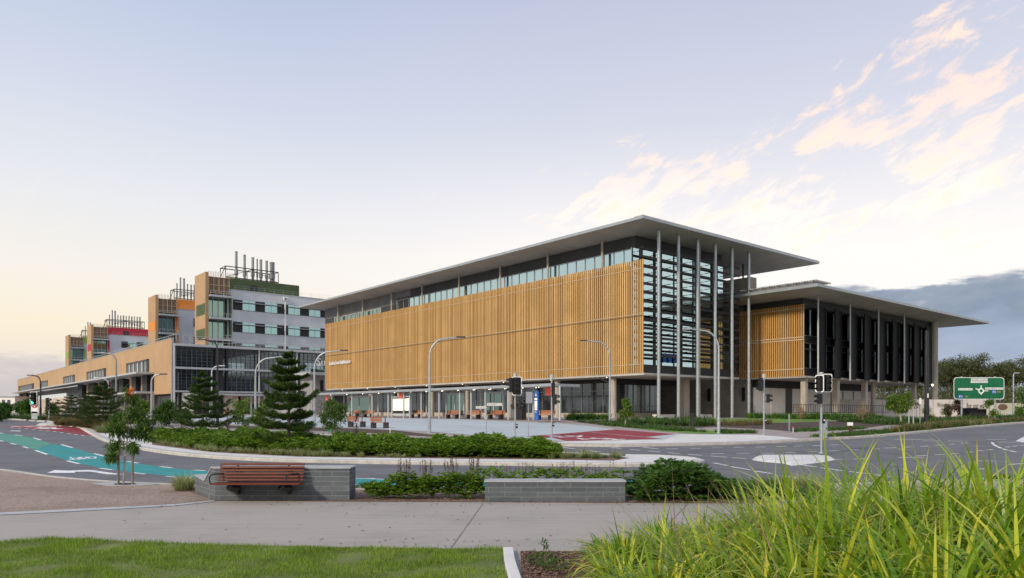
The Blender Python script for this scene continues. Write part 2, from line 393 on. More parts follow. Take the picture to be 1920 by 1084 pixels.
M['towerwall'] = linesmat('pale_blue_grey_panel', (.56, .59, .615), 's', 3.2, .18, .012, .7, var=.07, scale=.3, z_pitch=1.5)
M['glass'] = glassmat('teal_glass', (.60, .80, .84), .72)
M['wingglass'] = glassmat('wing_glass', (.66, .84, .86), .9)
M['wardglass'] = glassmat('ward_glass', (.42, .68, .70), .60)
M['glassblue'] = glassmat('blue_glass', (.50, .66, .74), .42)
M['glassdark'] = glassmat('dark_glass', (.45, .55, .58), .14, (.012, .014, .016))
M['glassgreen'] = glassmat('green_glass', (.5, .78, .68), .35, (.012, .022, .018))
M['screenwhite'] = mat('lit_poster', (.85, .80, .68), .5, var=.03, emit=(1, .9, .72, .55))
M['lampglow'] = mat('lamp_glow', (.9, .8, .6), .5, emit=(1, .86, .6, 3))
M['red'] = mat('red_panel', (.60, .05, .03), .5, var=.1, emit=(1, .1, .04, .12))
M['blue'] = mat('blue_panel', (.02, .12, .42), .5, var=.1)
M['signgreen'] = mat('sign_green', (.004, .125, .05), .45, var=.18, scale=.9)
M['orange'] = mat('orange_cladding', (.72, .24, .03), .6, var=.1)
M['crimson'] = mat('crimson_cladding', (.42, .025, .05), .6, var=.1)
M['olive'] = linesmat('olive_cladding', (.06, .095, .035), 's', .6, .3, .1, .6, var=.1)
M['lime'] = mat('lime_cladding', (.22, .38, .06), .6, var=.1)
M['brownscreen'] = linesmat('brown_slat_screen', (.22, .14, .09), 's', .5, .6, .3, .7)
M['stone'] = speckle('stone_clad', [(.36, .24, .16), (.50, .40, .32), (.62, .55, .48)], .9, .9)
M['hoard'] = mat('hoarding_board', (.58, .54, .51), .7, var=.05, scale=.3)
M['bark'] = mat('bark', (.16, .12, .09), .9, var=.35, scale=14, bump=.8, bscale=30)
M['palebark'] = mat('pale_bark', (.36, .31, .26), .8, var=.3, scale=3)
M['stake'] = mat('grey_stake', (.20, .165, .13), .9, var=.25, scale=8, stretch=(4, 4, .6))
M['leaf'] = leafmat('leaf_mid', (.05, .115, .018), (.11, .21, .03), (.19, .29, .045))
M['leafyoung'] = leafmat('leaf_young', (.08, .16, .025), (.17, .28, .04), (.27, .36, .06))
M['hedge'] = leafmat('leaf_glossy', (.06, .14, .012), (.17, .32, .025), (.32, .44, .05), rough=.35)
M['hedgedark'] = leafmat('leaf_deep', (.03, .085, .012), (.07, .17, .02), (.14, .26, .035), rough=.35)
M['pine'] = leafmat('pine_needles', (.022, .065, .014), (.065, .13, .022), (.20, .29, .04), rough=.7, trans=.15)
M['pinefar'] = leafmat('pine_needles_far', (.028, .065, .015), (.06, .11, .022), (.14, .19, .035), rough=.7, trans=.15)
M['euc'] = leafmat('gum_leaves', (.07, .09, .035), (.14, .16, .06), (.23, .24, .10), rough=.6)
M['redleaf'] = leafmat('maroon_leaves', (.05, .018, .018), (.13, .05, .035), (.28, .16, .10))
M['tuft'] = leafmat('striped_tuft', (.14, .20, .05), (.36, .40, .15), (.58, .58, .32), tip=(.5, .45, .25))
M['tuftgreen'] = leafmat('green_tuft', (.035, .09, .02), (.08, .16, .03), (.16, .24, .06), tip=(.3, .3, .1))
M['drygrass'] = leafmat('dry_grass', (.10, .10, .03), (.20, .165, .06), (.34, .24, .11), tip=(.35, .22, .12))
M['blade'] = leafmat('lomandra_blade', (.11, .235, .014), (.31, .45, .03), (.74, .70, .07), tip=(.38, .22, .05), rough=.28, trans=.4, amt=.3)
M['straw'] = leafmat('straw', (.28, .18, .09), (.38, .27, .15), (.45, .36, .2))
M['lawn'] = leafmat('lawn_blades', (.10, .20, .015), (.22, .36, .025), (.38, .46, .07), trans=.35)
M['brownseed'] = leafmat('seed_heads', (.10, .05, .03), (.18, .10, .06), (.26, .17, .10))
# ================================================================== GROUND
YC = [28, 30] + list(range(32, 80, 2))
def sheet(name, pts, m, dz, skirt=0, holes=None, kind='structure', parent=None, label=None):
    """lay a sheet on the land: pts world XY; top at dz above the kerb level; skirt = depth of its edge"""
    pts = [Vector((p[0], p[1], 0)) for p in pts]
    tris = tessellate_polygon([pts])
    bm = bmesh.new(); vs = [bm.verts.new(p) for p in pts]
    for t in tris:
        try: bm.faces.new([vs[i] for i in t])
        except ValueError: pass
    bmesh.ops.dissolve_degenerate(bm, dist=1e-5, edges=bm.edges)
    for y in YC:
        bmesh.ops.bisect_plane(bm, geom=bm.verts[:] + bm.edges[:] + bm.faces[:], plane_co=(0, y, 0), plane_no=(0, 1, 0))
    if skirt:
        be = [e for e in bm.edges if len(e.link_faces) == 1]
        r = bmesh.ops.extrude_edge_only(bm, edges=be)
        low = {v for v in r['geom'] if isinstance(v, bmesh.types.BMVert)}
    else: low = set()
    for v in bm.verts: v.co.z = gz(v.co.y) + dz - (skirt if v in low else 0)
    bmesh.ops.recalc_face_normals(bm, faces=bm.faces)
    up = sum(f.normal.z * f.calc_area() for f in bm.faces)
    if up < 0: bmesh.ops.reverse_faces(bm, faces=bm.faces)
    me = bpy.data.meshes.new(name); bm.to_mesh(me); bm.free(); me.materials.append(m)
    o = bpy.data.objects.new(name, me); C.objects.link(o)
    if parent: o.parent = parent
    elif kind: o['kind'] = kind
    return o
def px2(pts, dz=0): return [G(x, y, dz) for x, y in pts]
def smoothline(pts, n=6):
    out = []; m = len(pts)
    for i in range(m - 1):
        p0, p1, p2, p3 = pts[max(i - 1, 0)], pts[i], pts[i + 1], pts[min(i + 2, m - 1)]
        for k in range(n):
            t = k / n
            out.append((.5 * ((2 * p1) + (-p0 + p2) * t + (2 * p0 - 5 * p1 + 4 * p2 - p3) * t * t + (-p0 + 3 * p1 - 3 * p2 + p3) * t ** 3)))
    out.append(pts[-1]); return out
def kerb(name, line, w=.32, inner=1, dz=.012, m=None, depth=.16):
    """kerb along a world polyline; inner=+1 puts it on the left of the direction of travel"""
    line = [Vector((p[0], p[1], 0)) for p in line]
    den = [line[0]]
    for a, b in zip(line, line[1:]):
        k = max(1, int((b - a).length / 1.5))
        den += [a.lerp(b, (i + 1) / k) for i in range(k)]
    mb = MB(); n = len(den); rows = []
    for i, p in enumerate(den):
        d = (den[min(i + 1, n - 1)] - den[max(i - 1, 0)]).normalized(); nn = Vector((-d.y, d.x, 0)) * inner
        z = gz(p.y) + dz
        o1 = p - nn * .02
        rows.append([(o1.x, o1.y, z - depth), (o1.x, o1.y, z - .03), (p.x + nn.x * .03, p.y + nn.y * .03, z), (p.x + nn.x * w, p.y + nn.y * w, z), (p.x + nn.x * w, p.y + nn.y * w, z - .06)])
    vs = [q for r in rows for q in r]; k = 5
    mb.add(vs, [(i * k + j, (i + 1) * k + j, (i + 1) * k + j + 1, i * k + j + 1) for i in range(n - 1) for j in range(k - 1)])
    o = mb.build(name, m or M['kerb']); o['kind'] = 'structure'; return o
RD = -.13   # road level below kerb level
sheet('ground', [(-1600, -60), (1600, -60), (1600, 3500), (-1600, 3500)], M['ground'], -.17)
sheet('road', [(-190, 8), (190, 8), (190, 120), (60, 82), (-60, 100), (-190, 230)], M['asphalt'], RD)

# near side: paving, path, lawn, beds
near_edge = smoothline([G(x, y) for x, y in [(-420, 848), (-200, 861), (0, 879), (100, 892.5), (215, 902), (335, 907), (520, 911), (700, 916), (950, 922), (1250, 920), (1500, 909), (1650, 904), (1830, 897), (1930, 891), (2150, 872), (2500, 850)]], 5)
near_poly = [p for p in near_edge] + [Vector((45, -12, 0)), Vector((-40, -12, 0))]
near_edge2 = near_edge
sheet('paving', near_poly, M['paving'], -.004, .17)
kerb('kerb', near_edge, .16, -1)
# exposed stone paving on the left, edged by a grey trim
agg = px2([(-420, 852), (-200, 866), (0, 883), (100, 896), (215, 906), (335, 911), (366, 925), (400, 937), (330, 944), (200, 952), (0, 962), (-300, 978), (-700, 1000)])
sheet('stone_paving', agg, M['aggregate'], .002)
sheet('trim_strip', px2([(403, 938.5), (330, 945.5), (200, 952), (0, 961.5), (-300, 978), (-300, 984), (0, 966), (200, 956), (330, 948.5), (403, 940.5)]), M['trim'], .006)
sheet('tree_pit', px2([(170, 907), (222, 903), (285, 905), (300, 908), (262, 911), (205, 912)]), M['trim'], .006)
sheet('tree_pit_soil', px2([(212, 907.5), (226, 905.8), (252, 906.2), (256, 908.5), (236, 910), (216, 909.5)]), M['darkmulch'], .010)
jm = mat('joint', (.19, .175, .16), .9)
sheet('paving_joint', px2([(905.5, 943), (907.3, 943), (842.5, 1034), (839.5, 1034)]), jm, .0)
sheet('paving_joint', px2([(1290, 943), (1291.6, 943), (1206, 1034), (1203, 1034)]), jm, .0)
# kerbside beds
sheet('planting_bed', px2([(322, 909), (345, 911), (440, 914), (700, 919), (950, 925), (1250, 923), (1500, 912), (1560, 911), (1560, 925), (1420, 944), (403, 939), (366, 926)]), M['soil'], .004)
# lawn and mulch bed at the photographer's feet
lawn_top = [(-300, 1030), (-80, 1022), (0, 1018), (100, 1011), (250, 1018), (420, 1024), (650, 1028), (940, 1032)]
lawn = px2(lawn_top + [(940, 1032), (942, 1060), (950, 1084), (990, 1300)] ) + [Vector((0, 2.5, 0)), Vector((-16, 2.5, 0))]
sheet('lawn', lawn, M['turf'], .015)
bed_edge = px2([(966, 1034), (1100, 1034), (1300, 1034), (1560, 1034)])
bed_poly = px2([(962, 1034), (1600, 1034)]) + [Vector((30, 11, 0)), Vector((30, 1, 0)), Vector((.1, 1, 0))] + px2([(1012, 1300), (975, 1084), (966, 1062)])
def bedz(x, y):
    d = max(0.0, min(1.0, (10.2 - y) / 4)) * max(0.0, min(1.0, (x - .9) / 3)); return .36 * d * d * (3 - 2 * d)
# mounded bed: fine grid clipped to the bed outline
mbm = MB(); nx_, ny_ = 60, 36; x0_, x1_, y0_, y1_ = .0, 12.0, 1.5, 10.3
vs = []
for j in range(ny_ + 1):
    for i in range(nx_ + 1):
        y = y0_ + (y1_ - y0_) * j / ny_; xl = .12 + (y > 8.2) * 0.0; x = xl + (x1_ - xl) * (i / nx_) ** 1.4
        vs.append((x, y, bedz(x, y) + .012 + (U(-.008, .012) if 0 < i < nx_ and j < ny_ else 0)))
mbm.add(vs, [(j * (nx_ + 1) + i, j * (nx_ + 1) + i + 1, (j + 1) * (nx_ + 1) + i + 1, (j + 1) * (nx_ + 1) + i) for j in range(ny_) for i in range(nx_)])
tag(mbm.build('mulch_bed', M['soil']), kind='structure')
# pale edging between the lawn and the mulch
ed = MB(); pl = smoothline(px2([(953, 1034), (956, 1056), (964, 1084), (985, 1150), (1010, 1300)]), 6); rows = []
for i, p in enumerate(pl):
    rows += [(p.x - .075, p.y, -.02), (p.x - .07, p.y, .06), (p.x + .07, p.y, .06), (p.x + .075, p.y, -.02)]
ed.add(rows, [(i * 4 + j, (i + 1) * 4 + j, (i + 1) * 4 + j + 1, i * 4 + j + 1) for i in range(len(pl) - 1) for j in range(3)])
ed.add([(-99, -99, 0)], []); ed.v.pop(); 
e0 = pl[0]; ed.add([(e0.x - .075, e0.y, -.02), (e0.x - .07, e0.y, .06), (e0.x + .07, e0.y, .06), (e0.x + .075, e0.y, -.02)], [(0, 1, 2, 3)])
tag(ed.build('garden_edging', M['white_conc'], bevel=.01), kind='structure')

# median with the hedge
med_f = [(68, 796.6), (110, 796.5), (140, 798), (158, 803), (170, 811), (190, 822), (215, 829), (240, 835), (330, 848.5), (480, 859), (700, 864), (900, 866.5), (1180, 869), (1300, 865.5), (1321, 862)]
med_b = [(1300, 857), (1240, 853), (1160, 851.5), (1000, 846), (700, 836), (420, 822), (300, 812.5), (220, 805), (150, 796), (100, 792), (75, 793.5)]
mf = smoothline([G(x, y) for x, y in med_f], 4); mbk = smoothline([G(x, y) for x, y in med_b], 3)
sheet('median', mf + mbk, M['white_conc'], 0, .17)
kerb('kerb', mf, .45, 1)
kerb('kerb', mbk, .25, 1)
hedge_bed = [(285, 834), (400, 848), (560, 856.5), (800, 859.5), (1050, 862), (1150, 864), (1180, 859), (1150, 853.5), (1000, 847), (700, 837.5), (420, 823.5), (320, 816), (285, 822)]
sheet('planting_bed', px2(hedge_bed), M['soil'], .004)
grass_bed = [(95, 795.5), (140, 796.6), (165, 803.5), (178, 811), (200, 813), (255, 813), (262, 810), (220, 806.5), (150, 797), (110, 793.5)]
sheet('planting_bed', px2(grass_bed), M['soil'], .004)
# pale traffic islands
def island(pts, name='traffic_island'):
    a = px2(pts, -.01); bm_ = MB(); n = len(a)
    cx = sum(p.x for p in a) / n; cy = sum(p.y for p in a) / n
    inn = [Vector((cx + (p.x - cx) * .86, cy + (p.y - cy) * .86, 0)) for p in a]
    vs = [(p.x, p.y, gz(p.y) + RD - .02) for p in a] + [(p.x, p.y, gz(p.y) - .05) for p in inn] + [(cx, cy, gz(cy) - .02)]
    bm_.add(vs, [(i, (i + 1) % n, n + (i + 1) % n, n + i) for i in range(n)] + [(n + i, n + (i + 1) % n, 2 * n) for i in range(n)])
    o = bm_.build(name, M['white_conc']); o['kind'] = 'structure'; return o
island([(1408, 857.5), (1414, 852), (1424, 850), (1540, 850), (1560, 851.5), (1569, 857), (1548, 861), (1505, 866), (1484, 868), (1470, 864), (1430, 861)])
island([(1902, 823.5), (1915, 816.5), (1945, 814.5), (2100, 812), (2100, 822), (1960, 826), (1915, 826)])

# building side
far_edge_px = [(2600, 775), (2200, 781), (2050, 785.5), (1920, 791.5), (1830, 798.5), (1740, 807.5), (1650, 815.5), (1600, 819), (1540, 822), (1470, 826), (1380, 829.5), (1270, 832), (1160, 834), (1040, 832.5), (860, 826), (700, 819.5), (500, 810), (330, 802.5), (250, 797), (190, 792.5), (84, 789.5), (14, 785), (-100, 781.5), (-500, 778.5)]
fe = [G(x, y) for x, y in far_edge_px]
sheet('footpath', fe + [Vector((-300, 420, 0)), Vector((420, 420, 0))], M['footpath'], 0, .17)
kerb('kerb', fe[:13], .3, -1)
kerb('kerb', fe[12:], .3, -1)
bus = [(300, 786.5), (440, 796), (560, 799.5), (640, 801.5), (689, 803.5), (806, 809), (911, 818), (985, 821), (1060, 827.5), (1245, 823.8), (1271, 814.2), (1153, 805.2), (1100, 798), (1039, 793), (911, 787.8), (780, 784.8), (660, 782.6), (560, 781), (300, 778)]
sheet('busway', px2(bus), M['busway'], .004)
sheet('driveway_apron', px2([(1040, 829), (1062, 827.8), (1245, 824), (1273, 814.4), (1418, 815.5), (1465, 819), (1500, 823), (1380, 828.2), (1270, 830.6), (1160, 832.5), (1045, 831)]), M['white_conc'], .006)
sheet('bus_lane_marking', px2([(985, 818.5), (1153, 805.4), (1270, 814), (1215, 819.6), (1247, 823.4), (1062, 827.2), (1040, 822)]), M['red_paint'], .010)
pm = MB()
def mark(p0, p1, w=.14, dz=RD + .008, lvl=None):
    a, b = G(*p0, dz), G(*p1, dz); d = (b - a); d.z = 0; d.normalize(); n = Vector((-d.y, d.x, 0)) * w / 2
    q = [a - n, b - n, b + n, a + n]
    pm.add([(p.x, p.y, gz(p.y) + dz) for p in q], [(0, 1, 2, 3)])
def markpoly(pts, dz=RD + .008):
    a = px2(pts, dz); t = tessellate_polygon([[Vector((p.x, p.y, 0)) for p in a]])
    pm.add([(p.x, p.y, gz(p.y) + dz) for p in a], [tuple(x) for x in t])
def dashes(pts, n, fill=.5, w=.14):
    # n dashes spread along a polyline of photo points
    L = [0]
    for a, b in zip(pts, pts[1:]): L.append(L[-1] + math.hypot(b[0] - a[0], b[1] - a[1]))
    def at(s):
        for i in range(len(pts) - 1):
            if s <= L[i + 1] or i == len(pts) - 2:
                f = (s - L[i]) / (L[i + 1] - L[i]); return (pts[i][0] + (pts[i + 1][0] - pts[i][0]) * f, pts[i][1] + (pts[i + 1][1] - pts[i][1]) * f)
    for i in range(n):
        s = L[-1] * i / n; mark(at(s), at(s + L[-1] / n * fill), w)
for s in [((1408, 860.5), (1440, 862.8)), ((1447, 864.5), (1484, 868)), ((1491, 870), (1531, 875.6)), ((1539, 877), (1583, 883)), ((1593, 884), (1627, 888.5)), ((1640, 890), (1668, 894)),
          ((1338, 868), (1364, 873)), ((1370, 875), (1407, 881)), ((1414.5, 883), (1447, 888)), ((1467.5, 892), (1509, 898)),
          ((1250, 841.5), (1271, 841.3)), ((1294, 840.7), (1314, 840.7)), ((1336, 839.8), (1356, 839.6)), ((1376, 839), (1394, 838.8)), ((1416, 838.4), (1435, 838)), ((1455, 837.4), (1474, 837)), ((1488, 836.6), (1506, 836)), ((1524, 835.6), (1542, 835)), ((1558, 834.4), (1573, 834)),
          ((1205, 838.5), (1235, 842)), ((1333, 850.5), (1358, 850.5)), ((1381, 850), (1405, 850)), ((1427, 849.8), (1452, 849.6)), ((1473, 848.7), (1493, 848.3)), ((1514, 847.4), (1533, 847)), ((1555, 845.4), (1573, 845)), ((1593, 843.8), (1611, 843)),
          ((1510, 864.4), (1535, 864)), ((1557, 862), (1580, 861.8)), ((1600, 861), (1622, 860.6)), ((1637, 842), (1650, 841.6)), ((1658, 840.2), (1680, 839.6)), ((1695, 838.6), (1710, 838)), ((1725, 837), (1741, 836.3)), ((1752, 835), (1767, 834.5)), ((1781, 833), (1790, 832.6)), ((1801, 831.2), (1815, 830.6)),
          ((1677, 824), (1750, 823.6)), ((1730, 826.6), (1763, 826.7)), ((1777, 827), (1815, 827.2)), ((1851, 824), (1887, 824)), ((1871, 828.7), (1909, 829.4)),
          ((1860, 829.5), (1862.5, 833)), ((1863, 833.6), (1869, 837)), ((1870, 837.6), (1877, 840.5)), ((1879, 841.3), (1889, 844)), ((1893, 845), (1905, 847.5)),
          ((1685, 858), (1732, 857.4)), ((1718, 855), (1738, 854)), ((1752, 852.8), (1770, 852.2)), ((1782, 850.8), (1797, 850)), ((1812, 848.2), (1824, 847.4)), ((1832, 845.6), (1843, 845)), ((1851, 843.4), (1862, 842.7)), ((1885, 838.4), (1894, 837.8)), ((1898, 836.8), (1908, 836)), ((1912, 835), (1930, 834)),
          ((1832, 864), (1865, 864.6)), ((1829, 880), (1850, 879)), ((1893, 871), (1920, 869)), ((1793, 884), (1810, 883.6)),
          ((1051, 838.5), (1080, 842)), ((1106, 845), (1124, 847.5)), ((1106, 836.3), (1130, 838)), ((1146, 839.2), (1165, 841)), ((1180, 842.3), (1200, 844.3)), ((1215, 845.5), (1238, 847.8)), ((1252, 848.6), (1276, 851)), ((1290, 851.8), (1316, 854)), ((1332, 855), (1362, 857.4)), ((1372, 858), (1399, 860)),
          ((300, 807.3), (316, 808.5)), ((95, 799.8), (97, 800))]:
    mark(*s)
# marks of the near carriageway on the left
gtop = [(-220, 792), (-60, 803.5), (0, 812.6), (40, 817.5), (65.5, 822), (97, 832.4)]
ttop = [(97, 833.4), (115, 834.4), (142.7, 842), (190, 855), (236, 865.5), (307, 876.6), (362, 882), (520, 892), (665, 897.5), (800, 899.5), (1000, 902), (1190, 901)]
gbot = [(-220, 802), (-60, 814), (0, 825.5), (30, 833), (66, 843.5)]
tbot = [(66, 843.5), (99, 855), (133, 865.5), (186, 877), (277, 889), (340.6, 895), (520, 903), (665, 908.5), (800, 911), (1000, 913), (1190, 911)]
sheet('faded_cycle_lane', px2(gtop + gbot[::-1], RD), M['green_paint'], RD + .004)
sheet('cycle_lane', px2(ttop + tbot[::-1], RD), M['teal_paint'], RD + .004)
dashes([(x, y - .6) for x, y in gtop], 9, .4, .13); dashes([(x, y + .6) for x, y in gbot], 12, .45, .13)
dashes([(x, y - .8) for x, y in ttop[1:]], 17, .34, .14)
dashes([(x, y + .8) for x, y in tbot], 18, .38, .14)
mark((735, 899), (665, 896.7), .1); mark((690, 909.3), (665, 908.6), .1)
markpoly([(88, 886.6), (103, 881.3), (128, 882.6), (166, 881.2), (178, 882), (222, 888.6), (232, 890), (200, 889.3), (168, 884.2), (140, 884.6), (141, 886.8)])
# the bicycle symbol
def px_ring(cx, cy, rx, ry, w=.045):
    pts = [(cx + rx * math.cos(a), cy + ry * math.sin(a)) for a in [k * math.pi / 8 for k in range(17)]]
    for a, b in zip(pts, pts[1:]): mark(a, b, .09)
px_ring(143, 860.5, 7, 1.9); px_ring(172, 858, 7.5, 2.0)
for a, b in [((143, 860.5), (150, 857)), ((150, 857), (163, 857)), ((163, 857), (157, 861)), ((157, 861), (150, 857)), ((163, 857), (172, 858)), ((131, 859), (134, 857)), ((131, 862), (135, 860)), ((164, 855), (160, 855.3))]: mark(a, b, .09)
# red lane at the far left
sheet('bus_lane_marking', px2([(2, 799.5), (60, 797.4), (110, 798.3), (148, 801.5), (160, 808), (176, 818.2), (150, 815), (100, 808.2), (50, 803.4)], RD), M['red_paint'], RD + .004)
mark((148, 801.2), (178, 818.4), .16); mark((178, 818.4), (168, 818.3), .14)
dashes([(20, 801.7), (50, 804), (100, 809), (150, 815.8), (166, 818)], 11, .42, .14)
markpoly([(22, 807.2), (40, 807.6), (38, 809), (18, 808.2)])
for a, b in [((20, 799.3), (40, 800.2)), ((45, 799.2), (60, 800.4)), ((66, 802.5), (90, 804)), ((72, 801.3), (88, 803.6)), ((86, 801.5), (112, 804.2)), ((90, 804.2), (118, 803.4)), ((100, 801.5), (104, 804.5)), ((57, 798.6), (82, 799.6))]: mark(a, b, .3)
tag(pm.build('road_markings', M['paint'], recalc=False), kind='structure')
pm = MB()
D2 = .014
for a, b in [((985, 818.2), (1153, 805.1)), ((1153, 805.1), (1271, 813.8)), ((1271, 813.8), (1213, 819.6)), ((1213, 819.6), (1247, 823.6)), ((1110, 811), (1213, 819.6)), ((1247, 823.7), (1062, 827.5))]: mark(a, b, .09, D2)
# worn letters on the red bus entry
for a, b in [((1025, 816), (1052, 817.5)), ((1030, 818.2), (1058, 819.4)), ((1060, 816.8), (1085, 817.9)), ((1048, 820), (1075, 818.6)), ((1082, 821.5), (1098, 823.8)), ((1090, 823.8), (1118, 822.2)), ((1108, 821), (1142, 824)), ((1132, 821.4), (1160, 824.2)), ((1146, 824.6), (1172, 823.3)), ((1085, 819.2), (1090, 816.6))]: mark(a, b, .28, D2)
tag(pm.build('bus_lane_lettering', M['paint'], recalc=False), kind='structure')

# strips of mulch, lawn and kerbside planting on the building side
sheet('mulch_strip', px2([(420, 797.5), (560, 801.5), (650, 803), (741, 807), (819, 816.3), (849, 821.3), (804, 819), (723, 813.5), (650, 810), (540, 806.5), (430, 803.5)]), M['darkmulch'], .006)
sheet('far_lawn', px2([(1290, 787.5), (1345, 785), (1500, 784.6), (1575, 786), (1560, 789.6), (1420, 793.8), (1340, 793.2)]), M['farlawn'], .010)
sheet('mulch_bed', px2([(1070, 790.5), (1160, 789), (1290, 787.8), (1340, 793.6), (1420, 794.2), (1560, 790), (1640, 787), (1672, 796), (1600, 806), (1490, 809.5), (1430, 804.5), (1340, 801), (1240, 803.5), (1150, 800)]), M['darkmulch'], .006)
sheet('verge', px2([(1510, 820.3), (1600, 809.5), (1700, 804.5), (1760, 797.5), (1840, 793.5), (1920, 787.5), (2050, 783), (2200, 779.5), (2200, 780.2), (2050, 784.8), (1920, 790.5), (1830, 797.4), (1740, 806.2), (1650, 814), (1600, 817.6)]), M['farlawn'], .008)
sheet('verge', px2([(1130, 798.5), (1170, 801), (1240, 809), (1310, 813.5), (1345, 814), (1415, 813), (1415, 809), (1345, 808), (1260, 804.5), (1180, 798.5)]), M['farlawn'], .008)
sheet('plantings_ground', px2([(1655, 786), (1920, 777.5), (2200, 775.5), (2200, 778.5), (1920, 783.2), (1760, 794), (1690, 798)]), M['ground'], .006)
# storm drains
dr = MB()
for a, b in [((1605, 818.5), (1630, 816.8)), ((1743, 807), (1761, 805))]:
    p, q = G(*a), G(*b); dr.prism([p + Vector((0, -.06, -.13)), q + Vector((0, -.06, -.13)), q + Vector((0, -.06, -.02)), p + Vector((0, -.06, -.02))], (0, .05, 0))
tag(dr.build('drain_inlet', M['black']), kind='structure')
# ================================================================== MAIN BUILDING
mb_root = thing('institute_building', 'large modern building with a long ochre batten screen and a wide overhanging grey roof', 'building', P(2, 1.2, GZ))
ZB, ZS, ZR = 5.9, 17.6, 20.6       # soffit of the box, top of the screen, soffit of the roof
TL = 73.2; SR = sx(1354, 2.1); TW = 2.1
KEEP = {'frame', 'panel_joint', 'rear_cladding', 'mullion', 'fin_strip'}
def MBB(name, m, boxes, parent=mb_root, **k):
    if len(boxes) > 1 and name not in KEEP:
        return [MBB(name, m, [x], parent, **k) for x in boxes][0]
    b = MB()
    for x in boxes: b.bb(*x)
    return b.build(name, m, parent, **k)
MBB('wall', M['darkwall'], [(TW, TL + 3, 1.2, SR, ZB, ZR - .02)])
MBB('underside_panel', M['soffit'], [(-.1, TL + .2, .0, SR + .2, ZB - .22, ZB - .004)])
# roof: flat plate with a thin metal fascia, tapering soffit
rf = MB()
t0, t1, s0, s1 = -2.0, 79.3, -2.4, 32.3
a = [P(t0, s0, 21.0), P(t0, s1, 21.0), P(t1, s1, 21.0), P(t1, s0, 21.0)]
i_ = [P(t0 + 4, s0 + 3.4, ZR), P(t0 + 4, s1 - 3, ZR), P(t1 - 4, s1 - 3, ZR), P(t1 - 4, s0 + 3.4, ZR)]
rf.add(a + i_, [(0, 1, 5, 4), (1, 2, 6, 5), (2, 3, 7, 6), (3, 0, 4, 7), (4, 5, 6, 7)])
rf.build('soffit', M['soffit'], mb_root)
MBB('roof', M['roofmetal'], [(t0 + .2, t1 - .2, s0 + .2, s1 - .2, 21.02, 21.28)])
MBB('fascia', M['fascia'], [(t0 - .02, t1, s0 - .12, s0, 20.96, 21.26), (t0 - .12, t0, s0 - .12, s1, 20.96, 21.26), (t0, t1, s1, s1 + .12, 20.96, 21.26), (t1, t1 + .12, s0 - .12, s1 + .12, 20.96, 21.26)])
cr = MB()                                   # ribs of the roof sheet showing above the gutter
k = 0
while s0 + k * .3 < s1: cr.bb(t0 + .0, t0 + 1.2, s0 + k * .3, s0 + k * .3 + .12, 21.27, 21.36); k += 1
cr.build('roof_rib', M['roofmetal'], mb_root)
# upper strip of glass behind the screen, long side
gl = MB(); mu = MB()
tA, tB = TW + .02, tx(745, 1.2)
gl.bb(tA, tB, 1.12, 1.19, 16.6, 19.2); gl.build('clerestory_window', M['glass'], mb_root)
t = tA
while t < tB: mu.bb(t, t + .07, 1.04, 1.115, 16.6, 19.2); t += 1.45
mu.bb(tA, tB, 1.04, 1.11, 19.2, 19.27); mu.build('clerestory_mullion', M['fascia'], mb_root)
ta, tb = tx(716, 1.2), tx(628, 1.2)
MBB('clerestory_window', M['glassgreen'], [(ta, tx(673, 1.2) , 1.1, 1.19, 17.0, 18.6), (tx(673, 1.2) + .2, tb, 1.1, 1.19, 17.0, 18.55)])
mu = MB(); t = ta
while t < tb: mu.bb(t, t + .16, 1.02, 1.095, 17.0, 18.6); t += 1.5
mu.bb(ta, tb, 1.02, 1.09, 18.6, 18.7); mu.build('clerestory_mullion', M['whitesteel'], mb_root)
MBB('upper_wall_panel', M['midwall'], [(tx(770, 1.2), TL + 3, 1.14, 1.198, 18.72, ZR - .03)])
MBB('upper_opening', M['black'], [(tx(769, 1.2), tx(746, 1.2), 1.08, 1.19, 16.8, 19.6)])
for px_ in (1121, 1019, 930, 853, 784, 727, 673, 627):
    tt = tx(px_, -.2); b = MB(); b.cyl(*P(tt, .5, 0)[:2], 17, ZR + .2, .14, 10); b.build('roof_post', M['column'], mb_root, smooth=True)
# the batten screen
M['screengap'] = mat('screen_gap', (.12, .075, .04), .8)
sc_ = MB(); t = 0.0
while t < TL:
    w = .148 + U(-.010, .010); o_ = U(-.012, .012)
    sc_.bb(t, t + w, -.06 + o_, .06 + o_, ZB - .02 + U(-.02, .02), ZS + U(-.03, .03)); t += .30
sc_.build('batten_screen', M['slat'], mb_root)
bk = MB(); bk.bb(TW + .5, TL, .62, .70, ZB, ZS - .2)
bk.build('screen_backing', mat('screen_backing', (.17, .115, .07), .7, var=.3, scale=.35), mb_root)
MBB('screen_rail', M['rail'], [(0, TL, -.10, -.08, z, z + .05) for z in (6.75, 11.95, 16.65)])
MBB('screen_gap', M['screengap'], [(0, TL, -.085, -.079, 11.74, 11.82)])
MBB('screen_end_trim', M['whitesteel'], [(TL + .25, TL + .32, -.15, .7, ZB - .02, ZS)])
